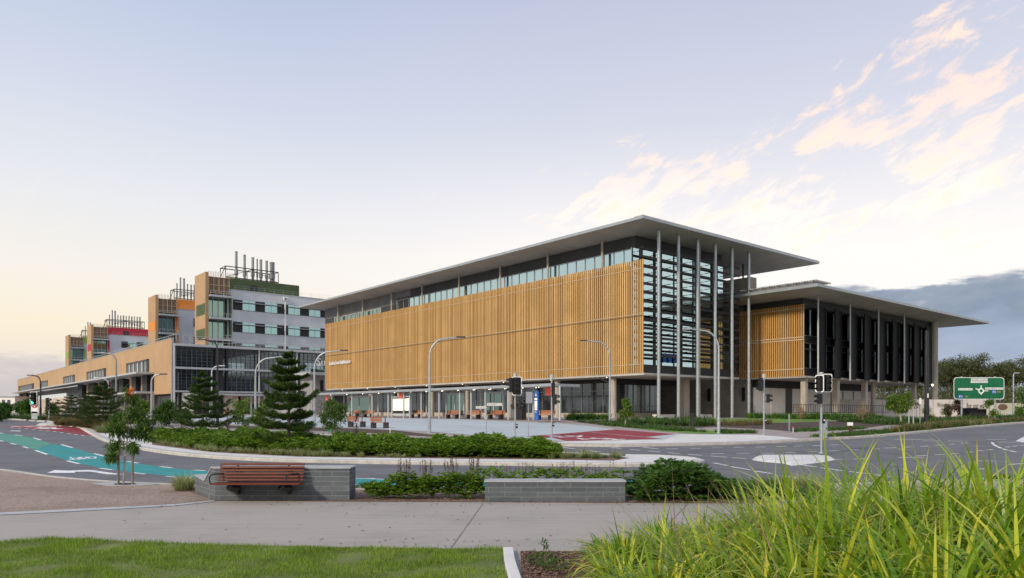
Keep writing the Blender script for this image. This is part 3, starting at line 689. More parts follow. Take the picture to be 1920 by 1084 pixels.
# glazed corner face with sun louvres
MBB('corner_glazing', M['glass'], [(TW - .1, TW - .02, .5, SR, ZB + 1.0, 19.2)])
MBB('spandrel_panel', M['charcoal'], [(.9, TW - .02, .35, SR + .1, ZB, ZB + .95), (TW - .16, TW - .105, .5, SR, 11.6, 11.9)])
mu = MB(); s = .6; i = 0
while s < SR:
    w = .28 if i % 3 == 2 else .03; mu.bb(TW - .2, TW - .11, s, s + w, ZB + 1.0, 19.2); s += 2.3 if i % 2 else 1.2; i += 1
for z in (9.4, 14.8): mu.bb(TW - .19, TW - .105, .5, SR, z, z + .07)
mu.build('curtain_wall_mullion', M['charcoal'], mb_root)
for kk in range(13):
    z = 18.9 - kk * .925; b = MB(); b.bb(.35, .75, .2, SR + .9, z - .02, z + .02)
    b.bb(.3, .36, .2, SR + .9, z - .13, z + .13)
    s = 1.2
    while s < SR: b.bb(.9, TW - .2, s, s + .06, z - .06, z + .0); s += 3.0
    b.build('louvre_blade', M['charcoal'], mb_root)
b = MB()
for s in (5.6, 6.5, 7.4): b.bb(TW - .3, TW - .22, s, s + .5, 7.3, 8.3)
b.build('blue_window_display', M['blue'], mb_root)
# slender steel columns
for px_ in (1235, 1272, 1308, 1341, 1372.5, 1404):
    tt = -.55; ss_ = sx(px_, tt); p = P(tt, ss_, 0); b = MB(); b.cyl(p.x, p.y, GZ - .05, ZR + .15, .175, 16)
    for z in (GZ + 4.2, GZ + 9.6, GZ + 14.5): b.cyl(p.x, p.y, z, z + .05, .19, 16)
    b.build('roof_column', M['galv'], mb_root, smooth=True)
b = MB(); p = P(.2, sx(1312, .2), 0); b.cyl(p.x, p.y, GZ, ZR, .07, 8); b.build('downpipe', M['column'], mb_root, smooth=True)
# ground floor: recessed glass, plinth, columns
S3 = 4.0
MBB('ground_floor_glazing', M['glassdark'], [(7.5, TL, S3, S3 + .1, GZ + .55, ZB - .7), (7.4, 7.5, S3, 11.5, GZ + .55, ZB - .9)])
MBB('ground_floor_bulkhead', M['charcoal'], [(7.3, TL, S3 - .05, S3 + .3, ZB - .7, ZB - .225), (7.2, 7.55, S3 - .06, 16.9, ZB - .9, ZB - .224)])
MBB('plinth', M['column'], [(7.2, TL, S3 - .12, S3 + .3, GZ - .1, GZ + .55), (7.15, 7.6, S3 - .1, 11.5, GZ - .1, GZ + .55)])
mu = MB(); t = 7.5
while t < TL: mu.bb(t, t + .07, S3 - .08, S3, GZ + .55, ZB - .7); t += 1.75
mu.bb(7.4, TL, S3 - .07, S3 - .005, GZ + 3.1, GZ + 3.18)
s = S3
while s < 11.5: mu.bb(7.32, 7.4, s, s + .07, GZ + .55, ZB - .9); s += 1.5
mu.build('glazing_frame', M['greysteel'], mb_root)
MBB('back_wall', M['darkwall'], [(7.6, TL, 12, 12.3, GZ - .1, ZB - .23)])
for px_, ss_ in ((1150, .9), (1045, .9), (957, 1.5), (876, 1.5), (810, 1.5), (749, 1.5), (695, 1.5)):
    tt = tx(px_, ss_); p = P(tt, ss_, 0); b = MB(); b.cyl(p.x, p.y, GZ - .1, ZB - .2, .34, 20); b.build('concrete_column', M['column'], mb_root, smooth=True)
MBB('concrete_column', M['column'], [(2.2, 2.9, sx(1283, 2.2), sx(1293, 2.2), GZ - .1, ZB - .23)])
# structural gantry under the screen
b = MB()
for i in range(24):
    t = 44 + i * 1.3; b.bb(t, t + .08, .9, 3.5, ZB - .9, ZB - .82)
b.bb(44, 75, 1.0, 1.1, ZB - .95, ZB - .895)
b.build('gantry', M['greysteel'], mb_root)
for px_ in (1121, 930, 727): 
    tt = tx(px_, 0); b = MB(); b.tube([P(tt, 0, ZB - .25), P(tt, 3, ZB - 1.1)], .06, 6); b.build('bracket', M['greysteel'], mb_root)
dl = MB()
for t in range(6, 72, 9):
    p = P(t, 1.0, ZB - .24); dl = MB(); dl.cyl(p.x, p.y, ZB - .27, ZB - .222, .06, 10); dl.build('downlight', M['lampglow'], mb_root)
# concrete core wall behind the corner
tc_ = tx(1407, 23)
core = thing('stair_core', 'tall bare concrete stair core rising between the two roofs', 'building', P(tc_, 23, GZ))
b = MB(); ztop = zp(519, tc_, 23)
b.bb(tc_, 26, 23, 24.4, GZ - .1, ztop); b.build('wall', M['conc'], core)
b = MB(); b.bb(tc_ + 1.2, tc_ + 1.35, 23.3, 23.45, ztop, ZR + .1); b.bb(tc_ + 7, tc_ + 7.15, 23.3, 23.45, ztop, ZR + .1); b.build('roof_prop', M['darkwall'], core)
for px_, z in ((1329.5, 3.0), (1394, 3.0)):
    p = P(tx(px_, 22.88), 22.88, 0)
    b = MB(); b.rbox((p.x, p.y, GZ + 2.9), (.35, .22, 1.7), math.atan2(vv.x * 0 + uv.y, uv.x)); b.build('wall_light_box', M['charcoal'], core)
# radiating rods fixed to the concrete
for cxp, cyp, rr in ((1362, 590, 3.4), (1368, 664, 3.6), (1352, 640, 2.0)):
    tt = tx(cxp, 22.9); zc = zp(cyp, tt, 22.9); b = MB()
    for q in range(40):
        an = q / 40 * 2 * math.pi + U(-.05, .05); r1, r2 = rr * .35, rr * U(.7, 1)
        def W_(r): return P(tt + r * math.cos(an), 22.82, zc + r * math.sin(an))
        b.tube([W_(r1), W_(r2)], .03, 4)
    b.build('radiating_wall_sculpture', M['charcoal'], core)
# lettering on the screen
sg = MB(); xd = (-uv.x, -uv.y, 0); 
ty0 = tx(616.5, -.3); ty1 = tx(656.5, -.3); z0 = zp(685.0, ty0, -.3)
text(sg, "SunshineCoast HealthInstitute", .95, frame(P(ty0, -.24, z0), xd, (0, 0, 1)), .06, width=(ty0 - ty1))
sg.build('sign_lettering', M['white'], mb_root)
sg = MB(); text(sg, "Su", 1.9, frame(P(TL + 2.2, -.9, zp(684.5, TL + 1.5, -.9)), (vv.x, vv.y, 0), (0, 0, 1)), .1)
sg.v = [tuple(v) for v in sg.v]; sg.build('sign_lettering', M['white'], mb_root)
b = MB(); b.bb(TL + .4, TL + 2.4, -.84, -.74, zp(686, TL + 1.5, -.9), zp(685, TL + 1.5, -.9)); b.build('sign_bracket', M['whitesteel'], mb_root)

# ================================================================== BUS STOP CANOPY
cs0, cs1, ct0 = -15.8, -12.4, -3.1
can = thing('bus_canopy', 'long low flat bus stop canopy on slender white posts before the batten screen', 'canopy', P(0, -14, GZ))
zc0 = zp(723.5, ct0, cs0); ct1 = tx(556, cs0)
MBB('canopy_roof', M['soffit'], [(ct0, ct1, cs0 + .1, cs1, zc0, zc0 + .12)], can)
MBB('canopy_fascia', M['fascia'], [(ct0, ct1, cs0, cs0 + .1, zc0 - .03, zc0 + .22), (ct0 - .08, ct0, cs0, cs1, zc0 - .03, zc0 + .2)], can)
front = [1064, 1049.5, 1000, 953, 944, 910, 901, 883.5, 871.5, 862, 837, 823.5, 799.5, 790, 767, 757, 738, 728, 709, 698, 675, 660, 645, 622, 605, 580]
for i, px_ in enumerate(front[1:]):
    ss_ = -15.2 if i % 2 == 0 else -12.9
    tt = tx(px_, ss_); p = P(tt, ss_, 0); b = MB(); b.cyl(p.x, p.y, GZ, zc0, .085, 8); b.build('post', M['whitesteel'], can, smooth=True)
for px_ in range(590, 1040, 30):
    tt = tx(px_, -14.5); p = P(tt, -14.5, 0); b = MB(); b.cyl(p.x, p.y, zc0 - .05, zc0 - .003, .045, 8); b.build('downlight', M['lampglow'], can)
    p = P(tt + .9, -14.0, 0); b = MB(); b.cyl(p.x, p.y, zc0 - .05, zc0 - .003, .045, 8); b.build('downlight', M['lampglow'], can)
# glazed windbreaks
for j, (pa, pb) in enumerate(((944, 910), (871, 837), (694, 655))):
    ss_ = -13.2; ta, tb = tx(pa, ss_), tx(pb, ss_); w = thing('glass_windbreak', ['glass windbreak screen behind the street name sign post', 'glass windbreak screen between the tall lamp post and the street name sign', 'glass windbreak screen left of the lit poster cabinet'][j], 'glass screen', P(ta, ss_, GZ), 'glass windbreaks under the canopy')
    MBB('pane', M['glassgreen'], [(ta + .1, tb - .1, ss_ - .02, ss_ + .02, GZ + .35, GZ + 2.5)], w)
    MBB('frame', M['whitesteel'], [(ta, ta + .12, ss_ - .08, ss_ + .08, GZ, GZ + 2.75), (tb - .12, tb, ss_ - .08, ss_ + .08, GZ, GZ + 2.75), (ta + .125, tb - .125, ss_ - .07, ss_ + .07, GZ + 2.52, GZ + 2.72), (ta + .125, tb - .125, ss_ - .07, ss_ + .07, GZ + .2, GZ + .36), ((ta + tb) / 2, (ta + tb) / 2 + .12, ss_ - .07, ss_ + .07, GZ + .37, GZ + 2.51)], w)
# poster cabinet
ss_ = -14.9; ta, tb = tx(769, ss_), tx(736, ss_)
w = thing('poster_cabinet', 'cabinet of three warmly lit posters under a red bus stop panel', 'display cabinet', P(ta, ss_, GZ))
MBB('frame', M['whitesteel'], [(ta - .1, ta + .1, ss_ - .1, ss_ + .15, GZ, zc0 - .05), (tb - .1, tb + .1, ss_ - .1, ss_ + .15, GZ, zc0 - .05), (ta + .11, tb - .11, ss_ - .05, ss_ + .12, GZ + .25, GZ + .5), (ta + .11, tb - .11, ss_ - .05, ss_ + .12, GZ + 2.35, GZ + 2.5)], w)
MBB('backing', M['charcoal'], [(ta + .11, tb - .11, ss_ + .02, ss_ + .1, GZ + .51, GZ + 2.34)], w)
for f0, f1 in ((.04, .29), (.40, .66), (.70, .96)):
    L_ = tb - ta; po = MBB('poster', M['screenwhite'], [(ta + L_ * f0, ta + L_ * f1, ss_ - .03, ss_ + .015, GZ + .85, GZ + 2.2)], w)
    b = MB()
    for q in range(9):
        z = GZ + U(.95, 2.1); a0 = ta + L_ * (f0 + .02 + U(0, .1)); b.bb(a0, a0 + U(.2, .6), ss_ - .04, ss_ - .034, z, z + .04)
    b.build('print', mat('poster_ink', (.35, .32, .25), .6), po)
for px_, ss_, lb in ((751, -15.0, 'small red square bus stop panel above the lit poster cabinet'), (1028, -14.6, 'small red square bus stop panel beside the blue totem'), (613, -15.0, 'small red round bus stop panel at the left end of the canopy')):
    tt = tx(px_, ss_); b = MB(); b.bb(tt - .32, tt + .32, ss_ - .05, ss_ + .05, zc0 - .75, zc0 - .08)
    r_ = thing('stop_sign', lb, 'sign', P(tt, ss_, zc0 - .7), 'red bus stop panels')
    b.build('panel', M['red'], r_); b = MB(); b.bb(tt - .02, tt + .02, ss_ - .02, ss_ + .02, zc0 - .08, zc0 + .01); b.build('hanger', M['greysteel'], r_)
    b = MB()
    for zz_ in (.62, .45, .3): b.bb(tt - .2, tt + .12, ss_ - .06, ss_ - .052, zc0 - zz_, zc0 - zz_ + .06)
    b.build('symbol', mat('sign_ink', (.75, .3, .2), .6), r_)
# blue wayfinding totem
ss_ = -16.4; tt = tx(1006.5, ss_); w = thing('wayfinding_totem', 'tall blue and white bus information totem beside the canopy post', 'totem', P(tt, ss_, GZ))
p = P(tt, ss_, 0); an = math.atan2(uv.y, uv.x)
def rb(name, z0, z1, wd, dp, m, dy=0, parent=w):
    b = MB(); c = P(tt, ss_ - dy, (z0 + z1) / 2 + GZ); b.rbox(c, (wd, dp, z1 - z0), an); return b.build(name, m, parent)
rb('body', 0, 2.35, .40, .16, M['blue']); rb('panel', 1.75, 1.92, .34, .02, M['white'], .1); rb('panel', 1.08, 1.68, .34, .02, M['white'], .1); rb('panel', .88, 1.04, .34, .02, M['white'], .1)
b = MB(); c = P(tt, ss_, 0); b.tube([P(tt, ss_ - .08, GZ + 2.35), P(tt, ss_ + .08, GZ + 2.35)], .2, 18); b.build('rounded_top', M['blue'], w)
b = MB(); b.prism([P(tt + .1, ss_ - .1, GZ + 2.12), P(tt - .1, ss_ - .1, GZ + 2.12), P(tt, ss_ - .1, GZ + 2.36)], (0, -.02, 0)); b.build('arrow', M['white'], w)
b = MB(); text(b, "bus", .17, frame(P(tt + .16, ss_ - .1, GZ + .68), (-uv.x, -uv.y, 0), (0, 0, 1)), .01); b.build('lettering', M['white'], w)
# benches: a generator in local coordinates, seat along x, facing -y
def bench(loc, rz, label, group, Lb=1.9, m='timber2'):
    w = thing('bench', label, 'bench', (0, 0, 0), group)
    b = MB()
    for i in range(4): b.box(-Lb / 2, Lb / 2, -.25 + i * .125, -.25 + i * .125 + .105, .42, .46)
    b.build('seat', M[m], w, local=True)
    b = MB()
    for i in range(3): b.rbox((0 if Lb > 1.4 else Lb * .16, .27 + i * .025, .56 + i * .12), (Lb if Lb > 1.4 else Lb * .68, .035, .1), 0, -.15)
    b.build('backrest', M[m], w, local=True)
    for sx_ in (-1, 1):
        b = MB(); x = sx_ * (Lb / 2 - (.3 if Lb > 1.4 else .17)); b.box(x - (.13 if Lb > 1.4 else .17), x + (.13 if Lb > 1.4 else .17), -.2, .2, 0, .415); b.box(x - .03, x + .03, .205, .25, .3, .86); b.build('leg', M['charcoal'], w, local=True)
    w.location = loc; w.rotation_euler = (0, 0, rz); return w
def bench_px(px_, s_, label, group, m='timber2', **k):
    tt = tx(px_, s_); p = P(tt, s_, GZ + .004); return bench(p, math.atan2(-uv.y, -uv.x), label, group, m=m, **k)
g1 = 'timber benches under the canopy'
for px_, lb in ((1021, 'timber bench just right of the blue totem'), (929, 'timber bench behind the right street name sign'), (887.5, 'timber bench directly behind the left street name blade'),
                (848.5, 'timber bench in front of the windbreak right of the tall lamp post'), (779.5, 'timber bench just right of the lit poster cabinet'), (690.5, 'timber bench left of the lit poster cabinet, behind the maroon plant'), (664, 'leftmost timber bench under the canopy')):
    bench_px(px_, -14.2, lb, g1, Lb=2.2)
def bench_face(pxy, label, group, rz, dz=0.004):
    return bench(G(pxy[0], pxy[1], dz), rz, label, group, 2.0)
g2 = 'timber benches on the busway kerb seen from the front'
for pxy, lb in (((712, 803), 'timber bench with charcoal block legs right of the maroon plant'), ((669, 801), 'timber bench with charcoal block legs half hidden behind the maroon plant')):
    bench(G(*pxy), R(176), lb, g2, 1.3)
bench(G(300, 796), R(240), 'lone timber bench beside the lamp post, left of the bushy conifer', None, 1.8)
# bins
p = G(977, 787.2); w = thing('bin_enclosure', 'dark grey litter bin enclosure under the canopy behind the traffic signal', 'bin', p)
b = MB(); b.rbox((p.x, p.y + .2, p.z + .8), (.9, .6, 1.6), an); b.build('body', M['charcoal'], w, bevel=.03)
b = MB(); b.rbox((p.x - .1, p.y - .15, p.z + 1.2), (.4, .1, .25), an); b.build('opening', M['black'], w)
p = G(966, 786.6); w = thing('bin_enclosure', 'mid grey litter bin enclosure just right of the traffic signal pole', 'bin', p)
b = MB(); b.rbox((p.x, p.y + .2, p.z + .75), (.7, .6, 1.5), an); b.build('body', M['midwall'], w, bevel=.03)
b = MB(); b.rbox((p.x - .1, p.y - .15, p.z + 1.15), (.3, .1, .2), an); b.build('opening', M['black'], w)
# concrete seats in the entry court
for px_, ta_, lb in ((1245, 3.0, 'low pale concrete seat wall beneath the glazed corner'), (1322, 1.0, 'low pale concrete seat block beside the slender steel columns')):
    s_ = sx(px_, ta_); p = P(ta_, s_, GZ); w = thing('concrete_seat', lb, 'seat', p, 'concrete seats in the entry court')
    L_ = 3.4 if px_ < 1300 else 1.9; b = MB(); b.bb(ta_ - .3, ta_ + .3, s_ - L_ / 2, s_ + L_ / 2, GZ - .02, GZ + .42); b.build('base', M['white_conc'], w, bevel=.02)
    b = MB(); b.bb(ta_ - .34, ta_ + .3, s_ - L_ / 2, s_ - L_ / 2 + 2.0, GZ + .425, GZ + .5); b.build('timber_top', M['timber'], w)

# ================================================================== RIGHT BUILDING
RT, RS = -5.7, 21.9
RE = sx(1750, RT); ZB2, ZR2 = 6.05, 15.15
rbd = thing('gallery_building', 'smaller right hand building with dark angled fins raised on concrete columns', 'building', P(RT, RS, GZ))
def RB(name, m, boxes, **k): return MBB(name, m, boxes, rbd, **k)
tse = tx(1388, RS)
RB('wall', M['darkwall'], [(RT + .5, tse - .2, RS + .4, RE, ZB2, ZR2 - .01)])
RB('underside_panel', M['soffit'], [(RT - .1, tse, RS, RE, ZB2 - .2, ZB2 - .004)])
b = MB(); a0, a1, c0, c1 = -9.3, 3.2, 18.0, 71.3
a = [P(a0, c0, 15.55), P(a0, c1, 15.55), P(a1, c1, 15.55), P(a1, c0, 15.55)]
i_ = [P(a0 + 3.4, c0 + 3.6, ZR2), P(a0 + 3.4, c1 - 9, ZR2), P(a1 - .3, c1 - 9, ZR2), P(a1 - .3, c0 + 3.6, ZR2)]
b.add(a + i_, [(0, 1, 5, 4), (1, 2, 6, 5), (2, 3, 7, 6), (3, 0, 4, 7), (4, 5, 6, 7)]); b.build('soffit', M['soffit'], rbd)
RB('fascia', M['fascia'], [(a0 - .1, a1, c0 - .1, c0, 15.52, 15.82), (a0 - .1, a0, c0, c1, 15.52, 15.82), (a0 - .1, a1, c1, c1 + .1, 15.52, 15.82)])
b = MB(); b.add([P(a0 + .1, c0 + .1, 15.84), P(a0 + .1, c1 - .1, 15.84), P(a1, c1 - .1, 15.84), P(a1, c0 + .1, 15.84), P(a0 + 1.2, c0 + 1.2, 16.25), P(a0 + 1.2, c1 - 1, 16.25), P(a1, c1 - 1, 16.25), P(a1, c0 + 1.2, 16.25)], [(0, 1, 5, 4), (1, 2, 6, 5), (2, 3, 7, 6), (3, 0, 4, 7), (4, 5, 6, 7), (0, 3, 2, 1)]); b.build('roof', M['roofmetal'], rbd)
b = MB(); t = a0 + .3
while t < a1: b.bb(t, t + .12, c0 + .15, c0 + 3.5, 16.2, 16.36); t += .33
b.build('roof_rib', M['roofmetal'], rbd)
# batten screen on the short side
b = MB(); t = RT
zst = zp(570, RT, RS - .2)
while t < tse: b.bb(t, t + .13, RS - .16, RS - .06, ZB2 - .05, zst + U(-.02, .02)); t += .28
b.build('batten_screen', M['slat2'], rbd)
RB('screen_rail', M['rail'], [(RT, tse, RS - .215, RS - .18, z, z + .1) for z in (ZB2 + .75, 10.2, 10.5, zst - .5)])
RB('screen_backing', mat('dark_screen_backing', (.20, .15, .08), .7, var=.3), [(RT + .3, tse, RS + .3, RS + .39, ZB2, zst - .1)])
# glazing and angled fins on the long side
s_in = RS + .1
RB('glazing', M['wingglass'], [(RT + .38, RT + .48, s_in, RE, ZB2 + .95, 13.9)])
RB('spandrel_panel', M['charcoal'], [(RT + .3, RT + .37, s_in, RE, ZB2, ZB2 + .9), (RT + .3, RT + .37, s_in, RE, 9.95, 10.75), (RT + .3, RT + .5, s_in, RE, 13.9, ZR2 - .02)])
mu = MB(); s = s_in
while s < RE: mu.bb(RT + .3, RT + .375, s, s + .06, ZB2 + .9, 13.9); s += 1.9
for z in (ZB2 + .9, 9.2, 9.9, 10.78): mu.bb(RT + .27, RT + .365, s_in, RE, z, z + .06)
mu.build('glazing_frame', M['greysteel'], rbd)
pipes = [sx(p, RT - .9) for p in (1534, 1594, 1647, 1695.5)] 
for sp_ in pipes:
    p = P(RT - .9, sp_, 0); b = MB(); b.cyl(p.x, p.y, ZB2 - .35, ZR2 + .3, .10, 10); b.build('downpipe', M['whitesteel'], rbd, smooth=True)
fins = [(1539, 1550), (1568, 1580), (1597, 1609), (1623, 1635), (1650, 1662), (1676, 1687), (1698.5, 1707), (1716, 1727), (1739, 1749)]
for pa, pb in fins:
    sa, sb = sx(pa, RT - .9), sx(pb, RT + .1); z1 = 14.3
    b = MB(); A0, A1 = P(RT - .75, sa, 0), P(RT + .22, sb, 0); d = (A1 - A0); n = Vector((-d.y, d.x, 0)).normalized() * .08
    q = [A0 - n, A1 - n, A1 + n, A0 + n]
    b.hexa([Vector((v.x, v.y, ZB2 - .15)) for v in q] + [Vector((v.x, v.y, z1)) for v in q]); b.build('angled_fin', M['fin'], rbd)
# concrete columns and white panelled ground floor
for px_, tt in ((1508, RT + .6), (1568, RT + .6), (1621, RT + .6), (1713, RT + .6)):
    s_ = sx(px_, tt); RB('concrete_column', M['column'], [(tt - .3, tt + .3, s_ - .3, s_ + .3, GZ - .1, ZB2 - .2)])
p = P(RT - .2, sx(1752, RT - .2), 0); b = MB(); b.cyl(p.x, p.y, GZ - .1, ZR2 + .1, .48, 22); b.build('round_column', M['column'], rbd, smooth=True)
p = P(RT + 2, sx(1637, RT + 2), 0); b = MB(); b.cyl(p.x, p.y, GZ - .1, ZB2 - .2, .3, 16); b.build('round_column', M['column'], rbd, smooth=True)
tw = tx(1416, 22.9)
se = sx(1634, tw)
RB('white_wall', M['whitepanel'], [(tw, tw + .3, 22.9, se, GZ - .05, zp(727, tw, 24))])
RB('bulkhead', M['charcoal'], [(tw - .02, tw + .3, 22.9, se, zp(727, tw, 24) + .005, ZB2 - .21)])
sa, sb = sx(1473, tw - .1), sx(1486, tw - .1)
RB('doorway', M['black'], [(tw - .06, tw + .01, sa, sb, GZ, zp(727, tw, 24) - .02)])
RB('door_leaf', M['whitepanel'], [(tw - .09, tw - .005, sx(1445, tw), sa - .05, GZ, zp(728, tw, 24))])
RB('panel_joint', M['midwall'], [(tw - .03, tw - .004, sx(q, tw), sx(q, tw) + .35, GZ, zp(728, tw, 24)) for q in (1557, 1579, 1599)])
RB('rear_post', M['column'], [(tw + 1, tw + 1.3, se + 1, se + 1.3, GZ, ZB2 - .2)])
RB('rear_cladding', M['slat2'], [(tw + 3, tw + 3.2, se + 1.4 + i * .5, se + 1.6 + i * .5, GZ + 1.2, ZB2 - .25) for i in range(8)])
for px_, tt, z in ((1638, RT + 2.2, ZB2 - .45), (1748.5, RT - .5, ZB2 - .3)):
    p = P(tt, sx(px_, tt), z); b = MB(); b.ell((p.x, p.y, p.z), (.14, .14, .16), 8, 6); b.build('wall_lamp', M['lampglow'], rbd)
# low planter wall and rail in front
b = MB(); t1_ = RT - 1.5
b.bb(t1_, t1_ + .35, sx(1490, t1_), sx(1627, t1_), GZ - .1, GZ + .55)
w = thing('planter_wall', 'long low pale planter wall in front of the white panelled ground floor', 'wall', P(t1_, sx(1550, t1_), GZ)); b.build('wall', M['column'], w)
w = thing('handrail', 'thin dark balustrade rail standing behind the low planter wall', 'railing', P(t1_ + 1.3, sx(1550, t1_), GZ))
b = MB(); s = sx(1488, t1_ + 1.3)
tr_ = t1_ + 1.3
while s < sx(1668, tr_): b.bb(tr_ - .02, tr_ + .02, s, s + .04, GZ + .5, GZ + 1.5); s += .55
b.build('baluster', M['charcoal'], w)
b = MB(); b.bb(tr_ - .03, tr_ + .03, sx(1488, tr_), sx(1668, tr_), GZ + 1.5, GZ + 1.56); b.bb(tr_ - .03, tr_ + .03, sx(1488, tr_), sx(1668, tr_), GZ + .6, GZ + .64); b.build('top_rail', M['charcoal'], w)
# ================================================================== HOSPITAL PODIUM
HT, HS = 129.2, -11.4
HE = tx(33, HS)
hp = thing('hospital_podium', 'very long tan clad hospital podium on the left with a gridded glass end', 'building', P(HT, HS, GZ))
def HP(name, m, boxes, parent=hp, **k): return MBB(name, m, boxes, parent, **k)
ztop = zp(634.5, HT, HS); zbot = zp(738, HT, HS)
# tan face with real window openings: built from strips around the openings
wins = [(280, 236, 672, 694), (199, 162, None, None), (140.5, 118, None, None), (90, 76, None, None), (64, 34.5, None, None)]
wz0, wz1 = zp(697, tx(280, HS), HS), zp(672.5, tx(280, HS), HS)
ops = [(tx(a, HS), tx(b, HS)) for a, b, *_ in wins]
edge_c = tx(289, HS)
b = MB(); b.bb(HT, HE, HS, HS + .5, wz1, ztop); b.bb(HT, edge_c, HS, HS + .5, zbot, wz1)
cur = edge_c
for o0, o1 in ops:
    b.bb(cur, o0, HS, HS + .5, wz0 - .3, wz1); cur = o1
b.bb(cur, HE, HS, HS + .5, wz0 - .3, wz1); b.build('tan_cladding', M['tan'], hp)
HP('parapet_cap', M['whitesteel'], [(HT, HE, HS - .08, HS + .58, ztop + .003, ztop + .12)])
for k, (o0, o1) in enumerate(ops):
    w = HP('window', M['glassdark'], [(o0, o1, HS + .7, HS + .8, wz0 - .3, wz1)])
    fr = MB(); n = max(4, int((o1 - o0) / 2.2)); 
    for i in range(n + 1):
        t = o0 + (o1 - o0) * i / n; fr.bb(t, t + .22, HS + .45, HS + .69, wz0 - .3, wz1)
    fr.bb(o0, o1, HS + .44, HS + .68, wz1 - .12, wz1 + .01); fr.bb(o0, o1, HS + .44, HS + .68, wz0 - .29, wz0 - .17)
    fr.build('frame', M['whitesteel'], w)
    fr = MB()
    for i in range(n):
        if i % 2 == (k % 2) and i: 
            t = o0 + (o1 - o0) * (i + .2) / n; fr.bb(t, t + (o1 - o0) / n * .55, HS + .62, HS + .695, wz0 - .3, wz1)
    if fr.v: fr.build('blind', mat('pale_blind', (.55, .56, .50), .7), w)
    HP('window_hood', M['charcoal'], [(o0, o0 + (o1 - o0) * .2, HS + .42, HS + .6, wz0 - .3, wz1)], w)
zc1 = wz0 - .3
HP('canopy_roof', M['whitesteel'], [(edge_c, tx(21, HS - 4), HS - 4, HS + .2, zc1 - .45, zc1 - .002)])
HP('lower_canopy', M['whitesteel'], [(edge_c, tx(160, HS - 4), HS - 4, HS + .4, zbot + .3, zbot + .75)])
HP('recessed_wall', M['midwall'], [(HT + .6, HE, HS + 1.5, HS + 1.8, GZ, zc1 - .46)])
HP('recessed_glazing', M['glassblue'], [(edge_c, tx(128, HS), HS + 1.38, HS + 1.48, zbot + .8, zc1 - .5)])
cols = [(288, 284), (277, 268), (256, 248), (232, 224), (218, 211), (197, 187), (177, 167), (155, 147), (50, 44), (40, 36), (60, 55)]
for i, (a, c) in enumerate(cols):
    zlo = zbot + .76 if a > 100 else zbot - 1.5
    HP('dark_fin', M['charcoal'], [(tx(a, HS), tx(c, HS), HS - .2, HS + 1.3, zlo, zc1 - .46)])
for i, (a, c) in enumerate([(265, 263), (245, 242), (209, 206), (163, 161), (185, 183), (284, 282)]):
    HP('coloured_fin', [M['tan'], M['slat'], M['crimson']][i % 3], [(tx(a, HS), tx(c, HS), HS + .2, HS + 1.3, zbot + .76, zc1 - .47)])
b = MB(); t = edge_c
while t < tx(128, HS): b.bb(t, t + .2, HS + 1.2, HS + 1.37, zbot + .8, zc1 - .5); t += 2.4
b.build('mullion', M['whitesteel'], hp)
for px_ in (286, 276, 262, 244, 226): b = MB(); b.bb(tx(px_, HS - 1), tx(px_, HS - 1) + .4, HS - 1, HS - .6, GZ - .1, zbot + .3); b.build('column', M['column'], hp)
HP('ground_panel', M['whitepanel'], [(tx(284, HS), tx(252, HS), HS + 1.3, HS + 1.45, GZ, zbot + .2)])
HP('ground_opening', M['black'], [(HT + 1, tx(292, HS), HS + 1.2, HS + 1.45, GZ, zbot - .1)])
# low end: translucent wall on stone cladding
t_a, t_b = tx(124, HS - 6), tx(72, HS - 6)
HP('translucent_wall', mat('pale_translucent_panel', (.55, .62, .62), .4), [(t_a, t_b, HS - 6, HS - 5.7, zp(745, t_a, HS - 6), zp(737, t_a, HS - 6))])
HP('stone_wall', M['stone'], [(t_a, t_b, HS - 6.05, HS - 5.6, GZ - .1, zp(745, t_a, HS - 6) - .004)])
HP('tan_base', M['tan'], [(tx(70, HS), HE, HS - .3, HS + .6, GZ - .1, zp(744, tx(50, HS), HS))])
# glass end, facing the viewer
ge = sx(622, HT) + 6
HP('glazing', M['glassdark'], [(HT + 1.0, HT + 1.1, HS + .8, ge, zbot, ztop - 1.2)])
HP('backing_wall', M['darkwall'], [(HT + 1.12, HT + 40, HS + .9, ge + 30, GZ, ztop - 1.2)])
zs = [zp(y, HT, HS) for y in (643.5, 687.5, 732)]
for z, th in zip(zs, (.75, .6, .5)): HP('floor_fascia', M['whitesteel'], [(HT - 1.0, HT + .95, HS + .6, ge, z - th * .75, z)])
b = MB()
s = HS + 1.2; i = 0
while s < ge:
    b.bb(HT + .85, HT + .99, s, s + (.1 if i % 3 else .16), zbot, ztop - 1.2); s += 1.15; i += 1
for z0, z1 in ((zs[1], zs[0]), (zs[2], zs[1])):
    z = z0 + .7
    while z < z1 - .8: b.bb(HT + .7, HT + .84, HS + .7, ge, z, z + .06); z += .78
b.build('sunshade_grid', mat('shade_grid', (.13, .15, .17), .5, .2), hp)
for px_, wd in ((404, .9), (411, 1.0), (425, .5), (487, .5), (560, .5)):
    s = sx(px_, HT); b = MB(); b.bb(HT + .3, HT + .69, s, s + wd, zs[2], zs[0] - .8); b.build('dark_pier', M['charcoal'], hp)
for i, (pa, pb, za, zb_) in enumerate([(362, 390, 1, .75), (423, 435, .0, .6), (455, 475, 1.2, .6), (520, 545, .9, .5), (575, 608, 1.0, .7), (345, 360, .2, .5), (430, 460, 4.6, .6)]):
    s0_, s1_ = sx(pa, HT), sx(pb, HT); z = zs[2] + za + (4.4 if i in (1, 3, 4) else 0); b = MB(); b.bb(HT + .95, HT + .985, s0_, s1_, z, z + 2.3); b.build('pale_pane', M['glassblue'], hp)
